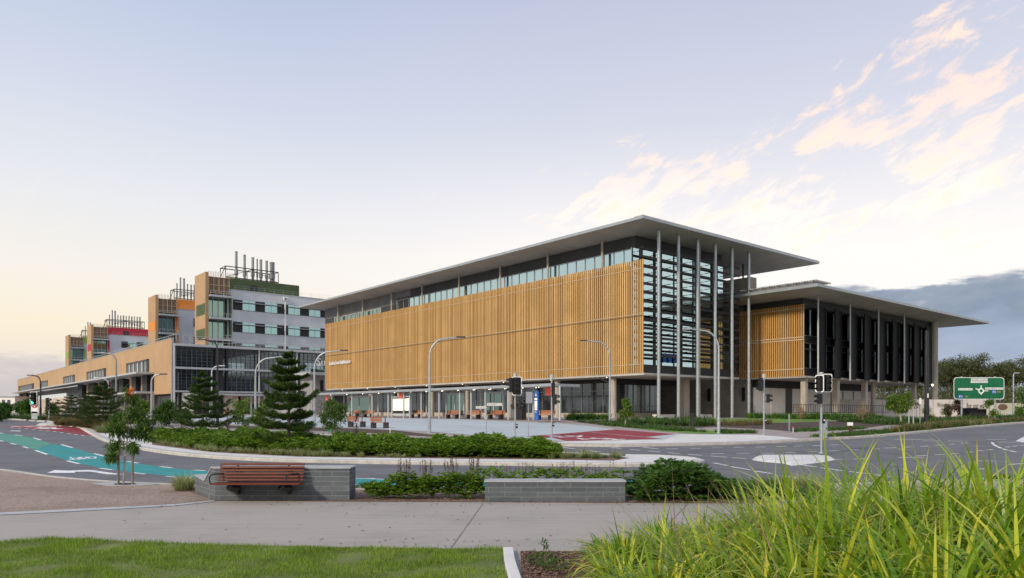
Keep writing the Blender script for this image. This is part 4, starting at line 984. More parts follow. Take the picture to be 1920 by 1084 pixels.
for px_ in (327, 486, 557): 
    s = sx(px_, HT - .6); p = P(HT - .6, s, 0); b = MB(); b.cyl(p.x, p.y, GZ, zs[0], .2, 8); b.build('column', M['whitesteel'], hp)
HP('corner_trim', M['fascia'], [(HT - .2, HT + .4, HS + .02, HS + .5, GZ, ztop - .003)])
# roof terrace balustrade
b = MB()
for t in range(0, 120, 2): p = P(HT + 1 + t, HS + 1.2, 0); b.bb(HT + 1 + t, HT + 1.07 + t, HS + 1.2, HS + 1.27, ztop, ztop + 1.1)
b.bb(HT + 1, HT + 121, HS + 1.18, HS + 1.29, ztop + 1.1, ztop + 1.18)
b.build('roof_rail', M['whitesteel'], hp)
b = MB()
for i in range(30): b.bb(HT + .5, HT + .57, HS + 1.2 + i * 1.5, HS + 1.27 + i * 1.5, zs[0], zs[0] + 2.0)
for dzz in (.7, 1.3, 1.95): b.bb(HT + .48, HT + .59, HS + 1.2, HS + 46, zs[0] + dzz, zs[0] + dzz + .08)
b.build('terrace_rail', M['whitesteel'], hp)
# entry canopy and low walls at the foot of the glass end
w = thing('entry_canopy', 'thin white canopy over the hospital entrance behind the two tall conifers', 'canopy', P(HT - 12, HS + 8, GZ))
sa, sb = sx(372, HT - 14), sx(500, HT - 14)
zz_ = zp(741, HT - 14, sa)
MBB('canopy_roof', M['whitesteel'], [(HT - 14, HT - 4, sa, sb, zz_, zz_ + .45)], w)
MBB('post', M['whitesteel'], [(HT - 13.5, HT - 13.2, sx(q, HT - 13.5), sx(q, HT - 13.5) + .3, GZ, zz_) for q in (393, 432, 470, 495)], w)
HP('entry_wall', M['stone'], [(HT - .5, HT + .6, sx(420, HT), sx(445, HT), GZ - .1, zs[2] - .5)])
HP('brown_panel', M['brownscreen'], [(HT - .4, HT + .6, sx(450, HT), sx(500, HT), GZ + 2.5, zs[2] - .5)])
HP('white_panel', M['whitepanel'], [(HT - .6, HT + .55, sx(342, HT), sx(362, HT), GZ - .1, zs[2] - .5), (HT - .4, HT + .6, sx(500, HT), sx(560, HT), GZ - .1, zs[2] - 2.5)])
# link between the buildings
lk = thing('link_building', 'plain grey link block with a narrow bridge between hospital and batten screen building', 'building', P(100, 10, GZ))
MBB('wall', mat('link_wall', (.27, .265, .26), .8), [(98, 104, sx(586, 98), sx(625, 98), GZ - .1, zp(703, 98, 5))], lk)
MBB('opening', M['black'], [(97.9, 97.99, sx(600, 98), sx(606, 98), zp(733, 98, 5), zp(712, 98, 5))], lk)
MBB('bridge', M['whitesteel'], [(95, 104, sx(570, 98), sx(625, 98), zp(703, 98, 5), zp(698, 98, 5))], lk)
MBB('bridge_rail', M['glassgreen'], [(95, 95.1, sx(572, 98), sx(625, 98), zp(698, 98, 5) + .01, zp(692, 98, 5))], lk)

# ================================================================== WARD TOWERS
def tower(px_corner, accent, label, fit=None, i=0):
    s0 = -.64; tc = tx(px_corner, s0); T = lambda x: tc + x
    w = thing('ward_tower', label, 'building', P(tc, s0, 18), 'ward towers above the podium')
    def B(name, m, boxes, parent=w): return MBB(name, m, boxes, parent)
    zr = 36.7
    # tan slab with coloured recesses
    B('tan_fin', M['tan'], [(T(0), T(8.6), s0, s0 + .8, 18.0, zr)])
    B('coloured_recess', accent, [(T(.3), T(7.2), s0 - .05, s0 - .003, 26.3 - .2, 28.9), (T(.3), T(7.2), s0 - .05, s0 - .003, 20.2, 22.6)])
    bs1 = s0 + 6.2
    B('bay_core', M['darkwall'], [(T(3), T(9), s0 + .8, bs1, 16, zr - .6)])
    B('bay_glazing', M['glassgreen'], [(T(2.9), T(2.98), s0 + 1, bs1, 16, zr - 4)])
    B('side_panel', accent, [(T(.6), T(3), bs1 + .02, bs1 + .5, 18, 31.5)])
    sl = B('slat_screen', M['brownscreen'], [(T(.3), T(.5), s0 + .85, bs1 - .1, 31.6, 35.6)])
    m_ = MB()
    for q in range(5): m_.bb(T(.15), T(.28), s0 + .85 + q * 1.25, s0 + .95 + q * 1.25, 31.5, 35.7)
    for z in (31.6, 33.6, 35.6): m_.bb(T(.12), T(.29), s0 + .85, bs1, z, z + .1)
    m_.build('screen_frame', M['rail'], sl)
    m_ = MB()
    for q in range(16): m_.bb(T(.3), T(.42), s0 + .8 + q * .42, s0 + .9 + q * .42, 35.75, 37.1)
    m_.bb(T(.3), T(5), s0 + .8, s0 + .95, 35.72, 36.0); m_.build('parapet_slats', M['rail'], w)
    for z in (30.6, 25.2 - .2, 19.6):
        q = B('balcony', M['whitesteel'], [(T(-.8), T(3.0), s0 + .9, bs1 + .4, z, z + .5)])
        m_ = MB(); m_.bb(T(-.75), T(-.7), s0 + 1.0, bs1 + .3, z + 1.45, z + 1.53)
        for y_ in range(5): m_.bb(T(-.75), T(-.7), s0 + 1.0 + y_ * 1.3, s0 + 1.06 + y_ * 1.3, z + .5, z + 1.45)
        m_.build('balustrade', M['whitesteel'], q)
    m_ = MB()
    for q in (1.2, 2.6, 4.0, 5.4): m_.bb(T(2.7), T(2.88), s0 + q, s0 + q + .12, 16, 30.6)
    m_.build('mullion', M['whitesteel'], w)
    # long pale body
    b0 = bs1 + .6; b1 = sx(690, tc) if i == 0 else b0 + 46
    B('body', M['towerwall'], [(T(1.2), T(24), b0, b1, 14, 33.0)])
    m_ = MB(); p = P(T(2.0), b0, 0)
    m_.cyl(p.x, p.y, 14, 32.99, .8, 16); m_.build('rounded_corner', M['towerwall'], w, smooth=True)
    B('parapet_cap', M['whitesteel'], [(T(1.1), T(24), b0 - .1, b1, 33.003, 33.2)])
    for r, (z0, z1) in enumerate(((28.0, 30.6), (22.3, 24.9), (16.6, 19.4))):
        wb0 = sx(440, tc) if i == 0 else b0 + 4.4
        q = B('window_band', M['charcoal'], [(T(1.05), T(1.195), wb0, b1 - 1, z0, z1)])
        s = wb0 + 2.4; k = 0
        while s < b1 - 4:
            m_ = MB(); m_.bb(T(.99), T(1.045), s, s + 3.2, z0 + .02, z1 - .02); s += 5.9 if k % 2 == 0 else 6.4; k += 1
            m_.build('pane', M['wardglass'], q)
        m_ = MB(); s = wb0 + 2.4; k = 0
        while s < b1 - 4:
            m_.bb(T(.95), T(.985), s + 1.6, s + 1.7, z0, z1); m_.bb(T(.95), T(.985), s - .08, s, z0, z1); m_.bb(T(.95), T(.985), s + 3.2, s + 3.28, z0, z1); s += 5.9 if k % 2 == 0 else 6.4; k += 1
        m_.build('pane_frame', M['fascia'], q)
        m_ = MB(); m_.bb(T(.2), T(1.0), wb0 + .2, wb0 + 12.5, z1 - .75, z1 - .62); m_.bb(T(.2), T(1.0), wb0 + 14.5, wb0 + 26, z1 - .75, z1 - .62); m_.build('sun_shelf', M['fascia'], q)
    for q in range(3):
        s = wb0 + 13.6 + q * 12.2
        m_ = MB(); m_.bb(T(.9), T(1.04), s, s + .35, 14, 31.6); m_.bb(T(.6), T(1.05), s - .35, s + .7, 31.6, 32.5); m_.build('downpipe', M['white'], w)
        m_ = MB(); m_.bb(T(.57), T(.598), s - .1, s + .45, 31.8, 32.2); m_.build('overflow_slot', M['charcoal'], w)
    # coloured plant room
    e0, e1 = bs1 + .05, (sx(561, T(3)) if i == 0 else bs1 + 26)
    B('plant_room', accent, [(T(3.0), T(16), e0, e1, 33.0, 36.4)])
    B('plant_louvre', M['charcoal'], [(T(2.9), T(2.99), e0 + 6, e0 + 8, 33.4, 35.0)])
    m_ = MB(); s = b0 + 1
    while s < b1: m_.bb(T(1.6), T(1.63), s, s + .04, 33.2, 34.3); s += 2.6
    for z in (33.8, 34.3): m_.bb(T(1.6), T(1.63), b0 + 1, b1, z, z + .03)
    m_.build('roof_rail', M['whitesteel'], w)
    # exhaust flues in a frame
    f0, f1 = bs1 + .4, bs1 + 14.5; ta, tb2 = T(5), T(9)
    fr = MB()
    for z in (36.8, 39.6):
        fr.bb(ta - .1, ta + .1, f0, f1, z, z + .22); fr.bb(tb2 - .1, tb2 + .1, f0, f1, z, z + .22)
    for s in (f0, (f0 + f1) / 2, f1):
        fr.tube([P(ta - .1, s, 36.3), P(ta + 1.0 * 0, s, 39.8)], .12, 6); fr.tube([P(tb2, s, 36.3), P(tb2, s, 39.8)], .12, 6); fr.tube([P(ta, s, 39.7), P(tb2, s, 39.7)], .1, 6)
    fr.tube([P(ta, f0 - 1.4, 36.4), P(ta, f0, 39.7)], .1, 6)
    fr.tube([P(ta, f0, 36.9), P(ta, (f0 + f1) / 2, 39.6)], .07, 6); fr.tube([P(ta, f1, 36.9), P(ta, (f0 + f1) / 2, 39.6)], .07, 6)
    fr.build('flue_frame', M['charcoal'], w)
    offs = [(3.3, 44.2, .34), (5.5, 43.6, .32), (7.7, 43.2, .34), (8.9, 43.0, .18), (9.9, 42.9, .34), (11.5, 42.8, .32), (12.8, 42.6, .42), (13.4, 42.6, .3)] if i == 0 else [(1.2 + q * 1.05, (43.6 if q in (1, 2) else 41.8) + (q % 2) * .15, .2 + .05 * (q % 3)) for q in range(12)]
    for o_, zt_, r_ in offs:
        p = P(T(6.5), f0 + o_, 0); m_ = MB(); m_.cyl(p.x, p.y, 36.3, zt_, r_, 10); m_.cyl(p.x, p.y, 38, 39.4, r_ * 1.45, 10); m_.cyl(p.x, p.y, zt_ - .35, zt_, r_ * 1.12, 10)
        m_.build('exhaust_flue', M['greysteel'], w, smooth=True)
    return w
tower(385, M['olive'], 'nearest pale ward tower with a green plant room and tall exhaust flues', i=0)
tower(291.5, M['orange'], 'second ward tower, with an orange plant room and balcony panels', i=1)
tower(171, M['crimson'], 'third ward tower, with a red plant room', i=2)
tower(128.5, M['lime'], 'farthest ward tower, with a lime green plant room, partly hidden by the red one', i=3)
# far buildings at the left edge
for px0, px1, y0, Y, lb in ((-60, 28, 744, 330, 'far low white building at the left edge of the street'), (-420, -80, 752, 420, 'second low white building far beyond the left edge')):
    a, c = (px0 - CX) / F * Y, (px1 - CX) / F * Y; w = thing('far_building', lb, 'building', (a, Y, GZ)); zt = zat(y0, Y)
    b = MB(); b.box(a, c, Y, Y + 12, GZ - .3, zt); b.build('wall', M['whitepanel'], w)
    b = MB()
    for k in range(int((c - a) / 2.4)): b.box(a + 1 + k * 2.4, a + 2.4 + k * 2.4, Y - .1, Y - .01, GZ + 1.2, zt - 1.4)
    b.build('window', M['glassdark'], w)
    b = MB(); b.box(a - .4, c + .4, Y - .6, Y + 12.4, zt + .01, zt + .35); b.build('roof', M['whitesteel'], w)
# ================================================================== SEAT WALLS
Yw = 16.25
xl, xr = (403 - CX) / F * Yw, (655.5 - CX) / F * Yw
wl = thing('bench_wall', 'grey block wall with a stepped left end carrying the timber bench', 'wall', (xl, Yw, 0))
th = .62; zt = .735
b = MB(); b.box(xl, xr, Yw, Yw + th, -.05, zt - .03); b.build('wall', M['block'], wl, bevel=.006)
# left wing: back-left, stepped top
ex, ey = (366 - CX) / F * 17.6, 17.6
A = Vector((xl, Yw, 0)); E = Vector((ex, ey, 0)); d = E - A; nb = Vector((-d.y, d.x, 0)).normalized(); nb = nb if nb.y > 0 else -nb; nb = -nb if nb.x < 0 else nb
nb = Vector((abs(d.y), abs(d.x), 0)).normalized()
def wp(f, z): p = A.lerp(E, f); return Vector((p.x, p.y, z))
prof = [wp(0, -.05), wp(.998, -.05), wp(.998, .43), wp(.52, .36), wp(.17, .70), wp(0, .705)]
b = MB(); b.prism([p - d.normalized() * 0 for p in prof], nb * .55); b.build('wing_wall', M['block'], wl)
cp = MB(); pr = [wp(1.01, .43), wp(.51, .36), wp(.16, .705), wp(-.01, .71)]
q = [p for p in pr] + [p + Vector((0, 0, .028)) for p in pr[::-1]]; cp.prism([p - nb * .015 + Vector((0, 0, .002)) for p in q], nb * .58)
cp.box(xl - .01, xr + .02, Yw - .02, Yw + th + .02, zt - .028, zt); cp.build('cap', M['cap'], wl)
Yl = 16.0; x0, x1 = (909.5 - CX) / F * Yl, (1172.5 - CX) / F * Yl
wl2 = thing('low_block_wall', 'low grey block seat wall with a pale cap in front of the planting', 'wall', ((x0 + x1) / 2, Yl, 0))
b = MB(); b.box(x0, x1, Yl, Yl + .5, -.05, .425); b.build('wall', M['block'], wl2, bevel=.006)
b = MB(); b.box(x0 - .02, x1 + .02, Yl - .02, Yl + .52, .428, .462); b.build('cap', M['cap'], wl2, bevel=.004)
# wall bench
bw = thing('wall_bench', 'long reddish timber slatted bench with black arms fixed to the grey block wall', 'bench', (-5.5, Yw - .3, 0))
bx0, bx1 = -6.47, -4.60
def slat(z, y, tilt, hgt=.050, thk=.032, x0=bx0, x1=bx1, name='backrest_slat'):
    b = MB(); b.rbox(((x0 + x1) / 2, y, z), (x1 - x0, thk, hgt), 0, tilt); return b.build(name, M['timber'], bw, bevel=.005)
for i in range(6): 
    f = i / 5; slat(.475 + f * .335, Yw - .19 + f * .13, -.36)
for i in range(4): slat(.415 - .004 * i, Yw - .52 + i * .115, R(90), .10, .035, bx0 - .02, bx1 + .02, 'seat_slat')
for xx in (bx0 + .38, bx1 - .36):
    b = MB(); b.prism([(xx - .02, Yw - .02, .14), (xx - .02, Yw - .02, .38), (xx - .02, Yw - .52, .385), (xx - .02, Yw - .5, .33), (xx - .02, Yw - .3, .25)], (.07, 0, 0)); b.build('bracket', M['black'], bw, bevel=.006)
    b = MB(); b.tube([(xx, Yw - .17, .4), (xx, Yw - .03, .80)], .02, 8); b.build('back_strut', M['black'], bw)
    b = MB(); b.ell((xx + .01, Yw - .33, .31), (.16, .12, .085), 14, 8); b.build('mounting_boss', M['black'], bw, smooth=True)
for xx in (bx0 + .02, bx1 - .19):
    b = MB(); pts = [(xx - .06, Yw - .50, .40), (xx - .09, Yw - .49, .52), (xx - .09, Yw - .46, .63), (xx - .04, Yw - .36, .665), (xx + .06, Yw - .2, .66), (xx + .13, Yw - .06, .60)]
    b.tube(smoothline([Vector((p[0], p[1], p[2] - (.05 if p[2] > .6 else 0))) for p in pts], 4), .015, 8); b.build('arm_rest', M['black'], bw, smooth=True)
# ================================================================== STREET LAMPS
def lamp(base, top_y, arm_px, label, m='galv', dz=0.0, arm_y=None, r=.09, head='charcoal', glow=False, flange=True):
    g = G(base[0], base[1], dz); Y = g.y; w = thing('street_lamp', label, 'street lamp', g, 'street lamps')
    zt_ = zat(top_y, Y); ax = (arm_px - base[0]) / F * Y; sg_ = 1 if ax > 0 else -1
    arm_z = zt_ if arm_y is None else zat(arm_y, Y)
    bend = min(1.3, abs(ax) * .45); L_ = abs(ax)
    pts = [g, g + Vector((0, 0, (zt_ - g.z) * .5)), Vector((g.x, g.y, zt_ - bend * 1.25))]; rs = [r * 1.15, r * .9, r * .72]
    for k in range(1, 8):
        a = k / 8 * math.pi / 2; pts.append(Vector((g.x + sg_ * bend * (1 - math.cos(a)), g.y, zt_ - bend * 1.25 + bend * 1.15 * math.sin(a)))); rs.append(r * .65)
    pts += [Vector((g.x + sg_ * bend * 1.3, g.y, zt_ - bend * .07)), Vector((g.x + sg_ * (L_ - .5), g.y, arm_z))]; rs += [r * .6, r * .45]
    b = MB(); b.tube(pts, rs, 12); b.build('pole', M[m], w, smooth=True)
    b = MB(); e = Vector((g.x + sg_ * (L_ - .25), g.y, arm_z))
    b.rbox(e, (.62, .2, .09), 0); b.build('luminaire', M[head], w, bevel=.03)
    b = MB(); b.rbox(e + Vector((0, 0, -.05)), (.4, .14, .02), 0); b.build('lens', M['lampglow'] if glow else M['whitesteel'], w)
    if flange:
        b = MB(); b.cyl(g.x, g.y, g.z - .02, g.z + .04, r * 2.6, 12); b.cyl(g.x, g.y, g.z, g.z + 1.1, r * 1.25, 12); b.build('base', M[m], w)
    return w
lamp((805.5, 811.5), 632, 871, 'tall galvanised street lamp before the middle of the batten screen, arm to the right')
lamp((1143.5, 791), 638.5, 1089, 'galvanised street lamp near the right end of the batten screen, arm to the left')
lamp((1347.5, 813), 617, 1281, 'street lamp standing before the steel columns, arm to the left', head='galv')
lamp((589.5, 797), 657, 651, 'galvanised street lamp at the left end of the batten screen beside the big conifer')
lamp((479, 797), 669, 537, 'galvanised street lamp left of the big conifer, arm to the right', head='galv')
lamp((408, 797), 637, 374, 'tall dark street lamp before the glass hospital end, arm to the left', m='darkpole')
lamp((397, 790), 686, 421, 'galvanised street lamp right behind the second conifer, arm to the right', head='galv', flange=False)
lamp((218, 793), 661.5, 186, 'tall grey street lamp left of the staked sapling crown, arm to the left', m='greysteel', head='greysteel')
lamp((284, 794), 701.5, 312, 'galvanised street lamp under the corner of the tan podium, arm to the right')
lamp((204, 785), 708.5, 177, 'small galvanised lamp rising from the conifers before the podium, arm to the left', head='galv', flange=False)
lamp((76, 786), 703.5, 52, 'dark street lamp at the far left beside the green traffic light', m='darkpole', head='darkpole')
lamp((1900, 783), 699.5, 1910, 'far right galvanised street lamp behind the green direction sign', head='whitesteel', flange=False)
lamp((1837, 781), 722, 1830, 'thin distant lamp seen over the hoarding left of the green sign', head='whitesteel', flange=False, r=.05)
lamp((1733, 781), 722, 1726, 'thin distant lamp post right beside the black pole', m='whitesteel', head='whitesteel', flange=False, r=.05)
g = G(1737.5, 795.5); w = thing('camera_pole', 'tall plain black pole in front of the right end of the finned building', 'pole', g)
b = MB(); b.tube([g, Vector((g.x, g.y, zat(620, g.y)))], [.20, .13], 14); b.build('pole', M['darkpole'], w, smooth=True)
b = MB(); b.rbox((g.x, g.y - .19, zat(742, g.y)), (.1, .03, .35)); b.build('label_plate', M['white'], w)
b = MB(); b.cyl(g.x, g.y, g.z - .02, g.z + .3, .3, 14); b.build('base', M['darkpole'], w)
# ================================================================== TRAFFIC SIGNALS
def lantern3(w, c, face, name='lantern', board=True, n=3, sz=1.0, lit=None, vis=True):
    """c centre of the lantern; face angle (0 = facing the camera, -y)"""
    def loc(x, y, z): v = Matrix.Rotation(face, 3, 'Z') @ Vector((x, y, z)); return Vector(c) + v
    if board:
        b = MB(); hw, hh, rr = .33 * sz, .62 * sz * n / 3, .09; o_ = []
        for cx_, cz_, a0_ in ((hw - rr, hh - rr, 0), (-hw + rr, hh - rr, 90), (-hw + rr, -hh + rr, 180), (hw - rr, -hh + rr, 270)):
            for k in range(5): a_ = R(a0_ + k * 22.5); o_.append((cx_ + rr * math.cos(a_), cz_ + rr * math.sin(a_)))
        b.prism([loc(x, 0, z) for x, z in o_], loc(0, .012, 0) - Vector(c)); bd = b.build('backing_board', M['black'], w)
        b = MB(); m = len(o_); rows = [loc(x, -.006, z) for x, z in o_] + [loc(x * (1 - .045 / hw), -.006, z * (1 - .04 / hh)) for x, z in o_]
        b.add(rows, [(i, (i + 1) % m, m + (i + 1) % m, m + i) for i in range(m)]); b.build('white_border', M['white'], bd, recalc=False)
    b = MB(); hh = .18 * n * sz
    b.rbox(loc(0, -.05, 0), (.28 * sz, .20, hh * 2), face); hs = b.build(name, M['black'], w, bevel=.02)
    for k in range(n):
        z = hh - (k + .5) * hh * 2 / n
        b = MB(); pts = []; r0 = .125 * sz; vs = []; q = 10
        for j in range(q + 1):
            a_ = math.pi * (-.12 + 1.24 * j / q); vs += [loc(r0 * math.cos(a_), -.15, z + r0 * math.sin(a_)), loc(r0 * math.cos(a_), -.15 - .22 * sz, z + r0 * math.sin(a_) - .02)]
        b.add(vs, [(2 * j, 2 * j + 1, 2 * j + 3, 2 * j + 2) for j in range(q)]); b.build('visor', M['black'], hs, recalc=False)
        col = {0: (.03, .006, .005), n - 1: (.006, .018, .014)}.get(k, (.025, .018, .006)); em = None
        if lit == k: col = (.1, .9, .6); em = (.08, 1.0, .6, 4.0)
        b = MB(); b.tube([loc(0, -.152, z), loc(0, -.165, z)], r0 * .93, 16); b.build('lens', mat('signal_lens', col, .25, emit=em, var=.02), hs)
def signal(base, top_y, label, lows=(), ups=(), dz=0.0, button=None, cap=True, r=.055, sc=1.0, group='traffic signals'):
    g = G(base[0], base[1], dz); Y = g.y; zt_ = zat(top_y, Y); w = thing('traffic_signal', label, 'traffic signal', g, group)
    b = MB(); b.cyl(g.x, g.y, g.z, zt_, r, 12); b.build('pole', M['galv'], w, smooth=True)
    b = MB(); b.cyl(g.x, g.y, zt_ - .30, zt_, r * 1.9, 12); b.build('pole_cap', M['whitesteel'], w, smooth=True)
    b = MB(); b.cyl(g.x, g.y, g.z - .01, g.z + .06, r * 2.6, 12); b.build('base', M['galv'], w)
    for cx_, cy_, face, n, sz, bd, lt in ups:
        c = Vector(((cx_ - CX) / F * Y, Y - .16, zat(cy_, Y))); lantern3(w, c, face, n=n, sz=sz, board=bd, lit=lt)
        b = MB(); b.tube([(g.x, g.y, c.z + .2), (c.x, c.y + .06, c.z + .2)], .025, 6); b.tube([(g.x, g.y, c.z - .2), (c.x, c.y + .06, c.z - .2)], .025, 6); b.build('bracket', M['black'], w)
    if button:
        z = zat(button, Y); b = MB(); b.rbox((g.x + .1, g.y - .03, z), (.12, .1, .26)); bo = b.build('push_button', M['black'], w, bevel=.02)
        b = MB(); b.tube([(g.x + .1, g.y - .085, z + .03), (g.x + .1, g.y - .1, z + .03)], .035, 10); b.build('button', M['white'], bo)
    return w
signal((966, 823.5), 700, 'traffic signal with a blank black white-bordered board, rising behind the middle of the hedge', ups=[(969, 724, 0, 3, .92, True, None), (959.5, 722, R(-85), 3, .8, False, None), (974, 757, R(60), 2, .8, False, None)], button=799)
signal((1034.5, 822), 702.5, 'slim traffic signal with two small side lanterns beside the blue totem', ups=[(1038.5, 749, R(75), 2, .9, False, None), (1037, 731, R(180), 3, .8, False, None)], button=796)
signal((1432.5, 815.5), 701, 'traffic signal on the far kerb in front of the doorway of the finned building', ups=[(1426, 721, R(-75), 3, .8, False, None), (1437, 747, R(80), 2, .8, False, None)], button=789)
signal((1540, 850), 698, 'traffic signal standing on the pale traffic island, paired black lanterns with a white border', dz=-.05, ups=[(1548.5, 718.5, 0, 3, .70, True, None), (1534, 719.5, R(-50), 3, .66, True, None), (1536, 748, R(-80), 2, .66, False, None)], button=789, r=.05)
# far left signal showing green, with its plates
w = signal((66, 790), 735, 'traffic signal showing a green light at the far left with a no right turn plate', ups=[(65, 747, 0, 3, .98, True, 2)], r=.06)
g = G(66, 790); Y = g.y; zc_ = zat(761, Y)
b = MB(); b.rbox((g.x, g.y - .1, zat(764.5, Y)), (.62, .02, 1.0)); b.build('sign_plate', M['white'], w)
b = MB(); pts = [Vector((g.x + .26 * math.cos(a), g.y - .13, zc_ + .1 + .26 * math.sin(a))) for a in [k * math.pi / 10 for k in range(21)]]; b.tube(pts, .035, 6, cap=False); b.tube([pts[7], pts[17]], .03, 6); b.build('prohibition_ring', mat('sign_red', (.6, .02, .02), .5), w)
b = MB(); b.tube([(g.x - .1, g.y - .12, zc_ - .08), (g.x - .1, g.y - .12, zc_ + .15), (g.x + .02, g.y - .12, zc_ + .2), (g.x + .14, g.y - .12, zc_ + .2)], .03, 5); b.build('turn_arrow', M['black'], w)
b = MB(); b.rbox((g.x, g.y - .1, zat(779, Y)), (.55, .02, .7)); b.build('sign_plate', M['galv'], w)
signal((92, 789), 750, 'small traffic signal seen from the side just right of the green-lit one', ups=[(90, 757, R(90), 3, 1, False, None)])
# ================================================================== SIGNS
Y = G(912, 823).y; g = G(912, 823); w = thing('street_name_sign', 'slim post with two crossing white street name blades, DOHERTY ST and ECCLES BLV', 'sign', g)
b = MB(); b.cyl(g.x, g.y, g.z, zat(760, Y), .035, 10); b.build('pole', M['galv'], w, smooth=True)
def blade(xa, xb, ya, yb, txt, dy):
    x0, x1, z0, z1 = (xa - CX) / F * Y, (xb - CX) / F * Y, zat(yb, Y), zat(ya, Y)
    b = MB(); b.box(x0, x1, g.y - dy - .015, g.y - dy + .015, z0, z1); q = b.build('blade', M['white'], w)
    b = MB(); bw_ = .018
    for bx in ((x0, x1, z0, z0 + bw_), (x0, x1, z1 - bw_, z1), (x0, x0 + bw_, z0, z1), (x1 - bw_, x1, z0, z1)): b.box(bx[0], bx[1], g.y - dy - .019, g.y - dy - .0155, bx[2], bx[3])
    text(b, txt, (z1 - z0) * .72, frame((x0 + .06, g.y - dy - .017, z0 + (z1 - z0) * .26), (1, 0, 0), (0, 0, 1)), .002, width=(x1 - x0 - .12)); b.build('lettering', M['black'], q)
blade(912.5, 942, 755, 761.5, "DOHERTY ST", 0); blade(891.5, 912.5, 761, 766.8, "ECCLES BLV", .03)
g = G(990, 822.5); g = G(990.8, 822); Y = g.y; w = thing('blank_sign', 'blank white rectangular sign seen on a thin post between the two near traffic signals', 'sign', g)
b = MB(); b.cyl(g.x, g.y, g.z, zat(736, Y), .03, 8); b.build('pole', M['galv'], w)
b = MB(); b.rbox(((992 - CX) / F * Y, g.y - .05, zat(745.5, Y)), (12 / F * Y, .02, 21 / F * Y)); b.build('plate', M['white'], w, bevel=.005)
# backs of signs
g = G(139, 785.5); Y = g.y; w = thing('sign_back', 'grey back of a road sign on two posts in front of the far conifers', 'sign', g)
b = MB(); b.rbox((g.x, g.y, zat(759, Y)), (18 / F * Y, .05, 11.5 / F * Y)); b.build('plate', M['fascia'], w)
for q in (133, 145.5):
    b = MB(); b.cyl((q - CX) / F * Y, g.y + .1, g.z, zat(754, Y), .06, 8); b.build('post', M['galv'], w)
g = G(1543, 821.5); Y = g.y; w = thing('controller_cabinet', 'grey signal controller cabinet on the far kerb behind the island signal', 'cabinet', g)
b = MB(); b.rbox((g.x + .02, g.y, g.z + .55), (.40, .3, 1.1)); b.build('body', M['galv'], w, bevel=.02)
b = MB(); b.rbox((g.x + .02, g.y, g.z + 1.12), (.44, .34, .04)); b.build('lid', M['fascia'], w)
b = MB(); b.rbox((g.x + .14, g.y - .16, g.z + .6), (.03, .03, .14)); b.build('handle', M['black'], w)
# big green direction sign
ga, gb = G(1804.7, 792.5), G(1867.5, 789.5); Yg = 67.0
def gs(px_): return (px_ - CX) / F * Yg
x0, x1, z0, z1 = gs(1788), gs(1883), zat(749, Yg), zat(707.5, Yg)
w = thing('direction_sign', 'large green roundabout direction sign with white border on two steel posts', 'sign', (gs(1836), Yg, gz(Yg)))
rr = .3; o_ = []
for cx_, cz_, a0_ in ((x1 - rr, z1 - rr, 0), (x0 + rr, z1 - rr, 90), (x0 + rr, z0 + rr, 180), (x1 - rr, z0 + rr, 270)):
    for k in range(6): a_ = R(a0_ + k * 18); o_.append((cx_ + rr * math.cos(a_), cz_ + rr * math.sin(a_)))
b = MB(); b.prism([(x, Yg, z) for x, z in o_], (0, .06, 0)); b.build('board', M['signgreen'], w)
cxm, czm = (x0 + x1) / 2, (z0 + z1) / 2; m = len(o_)
b = MB(); b.add([(x, Yg - .006, z) for x, z in o_] + [(cxm + (x - cxm) * (1 - .05 / 2.3), Yg - .006, czm + (z - czm) * (1 - .05 / 1.02)) for x, z in o_], [(i, (i + 1) % m, m + (i + 1) % m, m + i) for i in range(m)])
rcx, rcz = gs(1839.5), zat(733, Yg)
def ring(bm_, r0, r1):
    k = 24; bm_.add([(rcx + r * math.cos(2 * math.pi * i / k), Yg - .008, rcz + r * math.sin(2 * math.pi * i / k)) for r in (r0, r1) for i in range(k)], [(i, (i + 1) % k, k + (i + 1) % k, k + i) for i in range(k)])
ring(b, .15, .27)
for a_, L_, wd in ((90, .50, .10), (0, .64, .08), (158, .56, .10), (270, .36, .10)):
    c_, s_ = math.cos(R(a_)), math.sin(R(a_)); n_ = (-s_ * wd / 2, c_ * wd / 2)
    b.add([(rcx + c_ * .24 - n_[0], Yg - .010, rcz + s_ * .24 - n_[1]), (rcx + c_ * L_ - n_[0], Yg - .010, rcz + s_ * L_ - n_[1]), (rcx + c_ * L_ + n_[0], Yg - .010, rcz + s_ * L_ + n_[1]), (rcx + c_ * .24 + n_[0], Yg - .010, rcz + s_ * .24 + n_[1])], [(0, 1, 2, 3)])
b.build('roundabout_symbol', M['white'], w, recalc=False)
for (pa, pb, ya, yb, t_) in ((1820.5, 1851.5, 709.7, 713.6, "DOHERTY STREET"), (1820, 1852, 714.5, 718, "TO ECCLES BLVD"), (1796.5, 1823.5, 728, 732, "ECCLES LANE"), (1847, 1881, 726.8, 730.6, "BULLNBANK LANE")):
    a_, c_ = gs(pa), gs(pb); b = MB(); b.box(a_, c_, Yg - .012, Yg - .002, zat(yb, Yg), zat(ya, Yg)); q = b.build('name_panel', M['white'], w)
    b = MB(); text(b, t_, .15, frame((a_ + .05, Yg - .014, zat(yb, Yg) + .045), (1, 0, 0), (0, 0, 1)), .001, width=(c_ - a_ - .1)); b.build('lettering', M['black'], q)
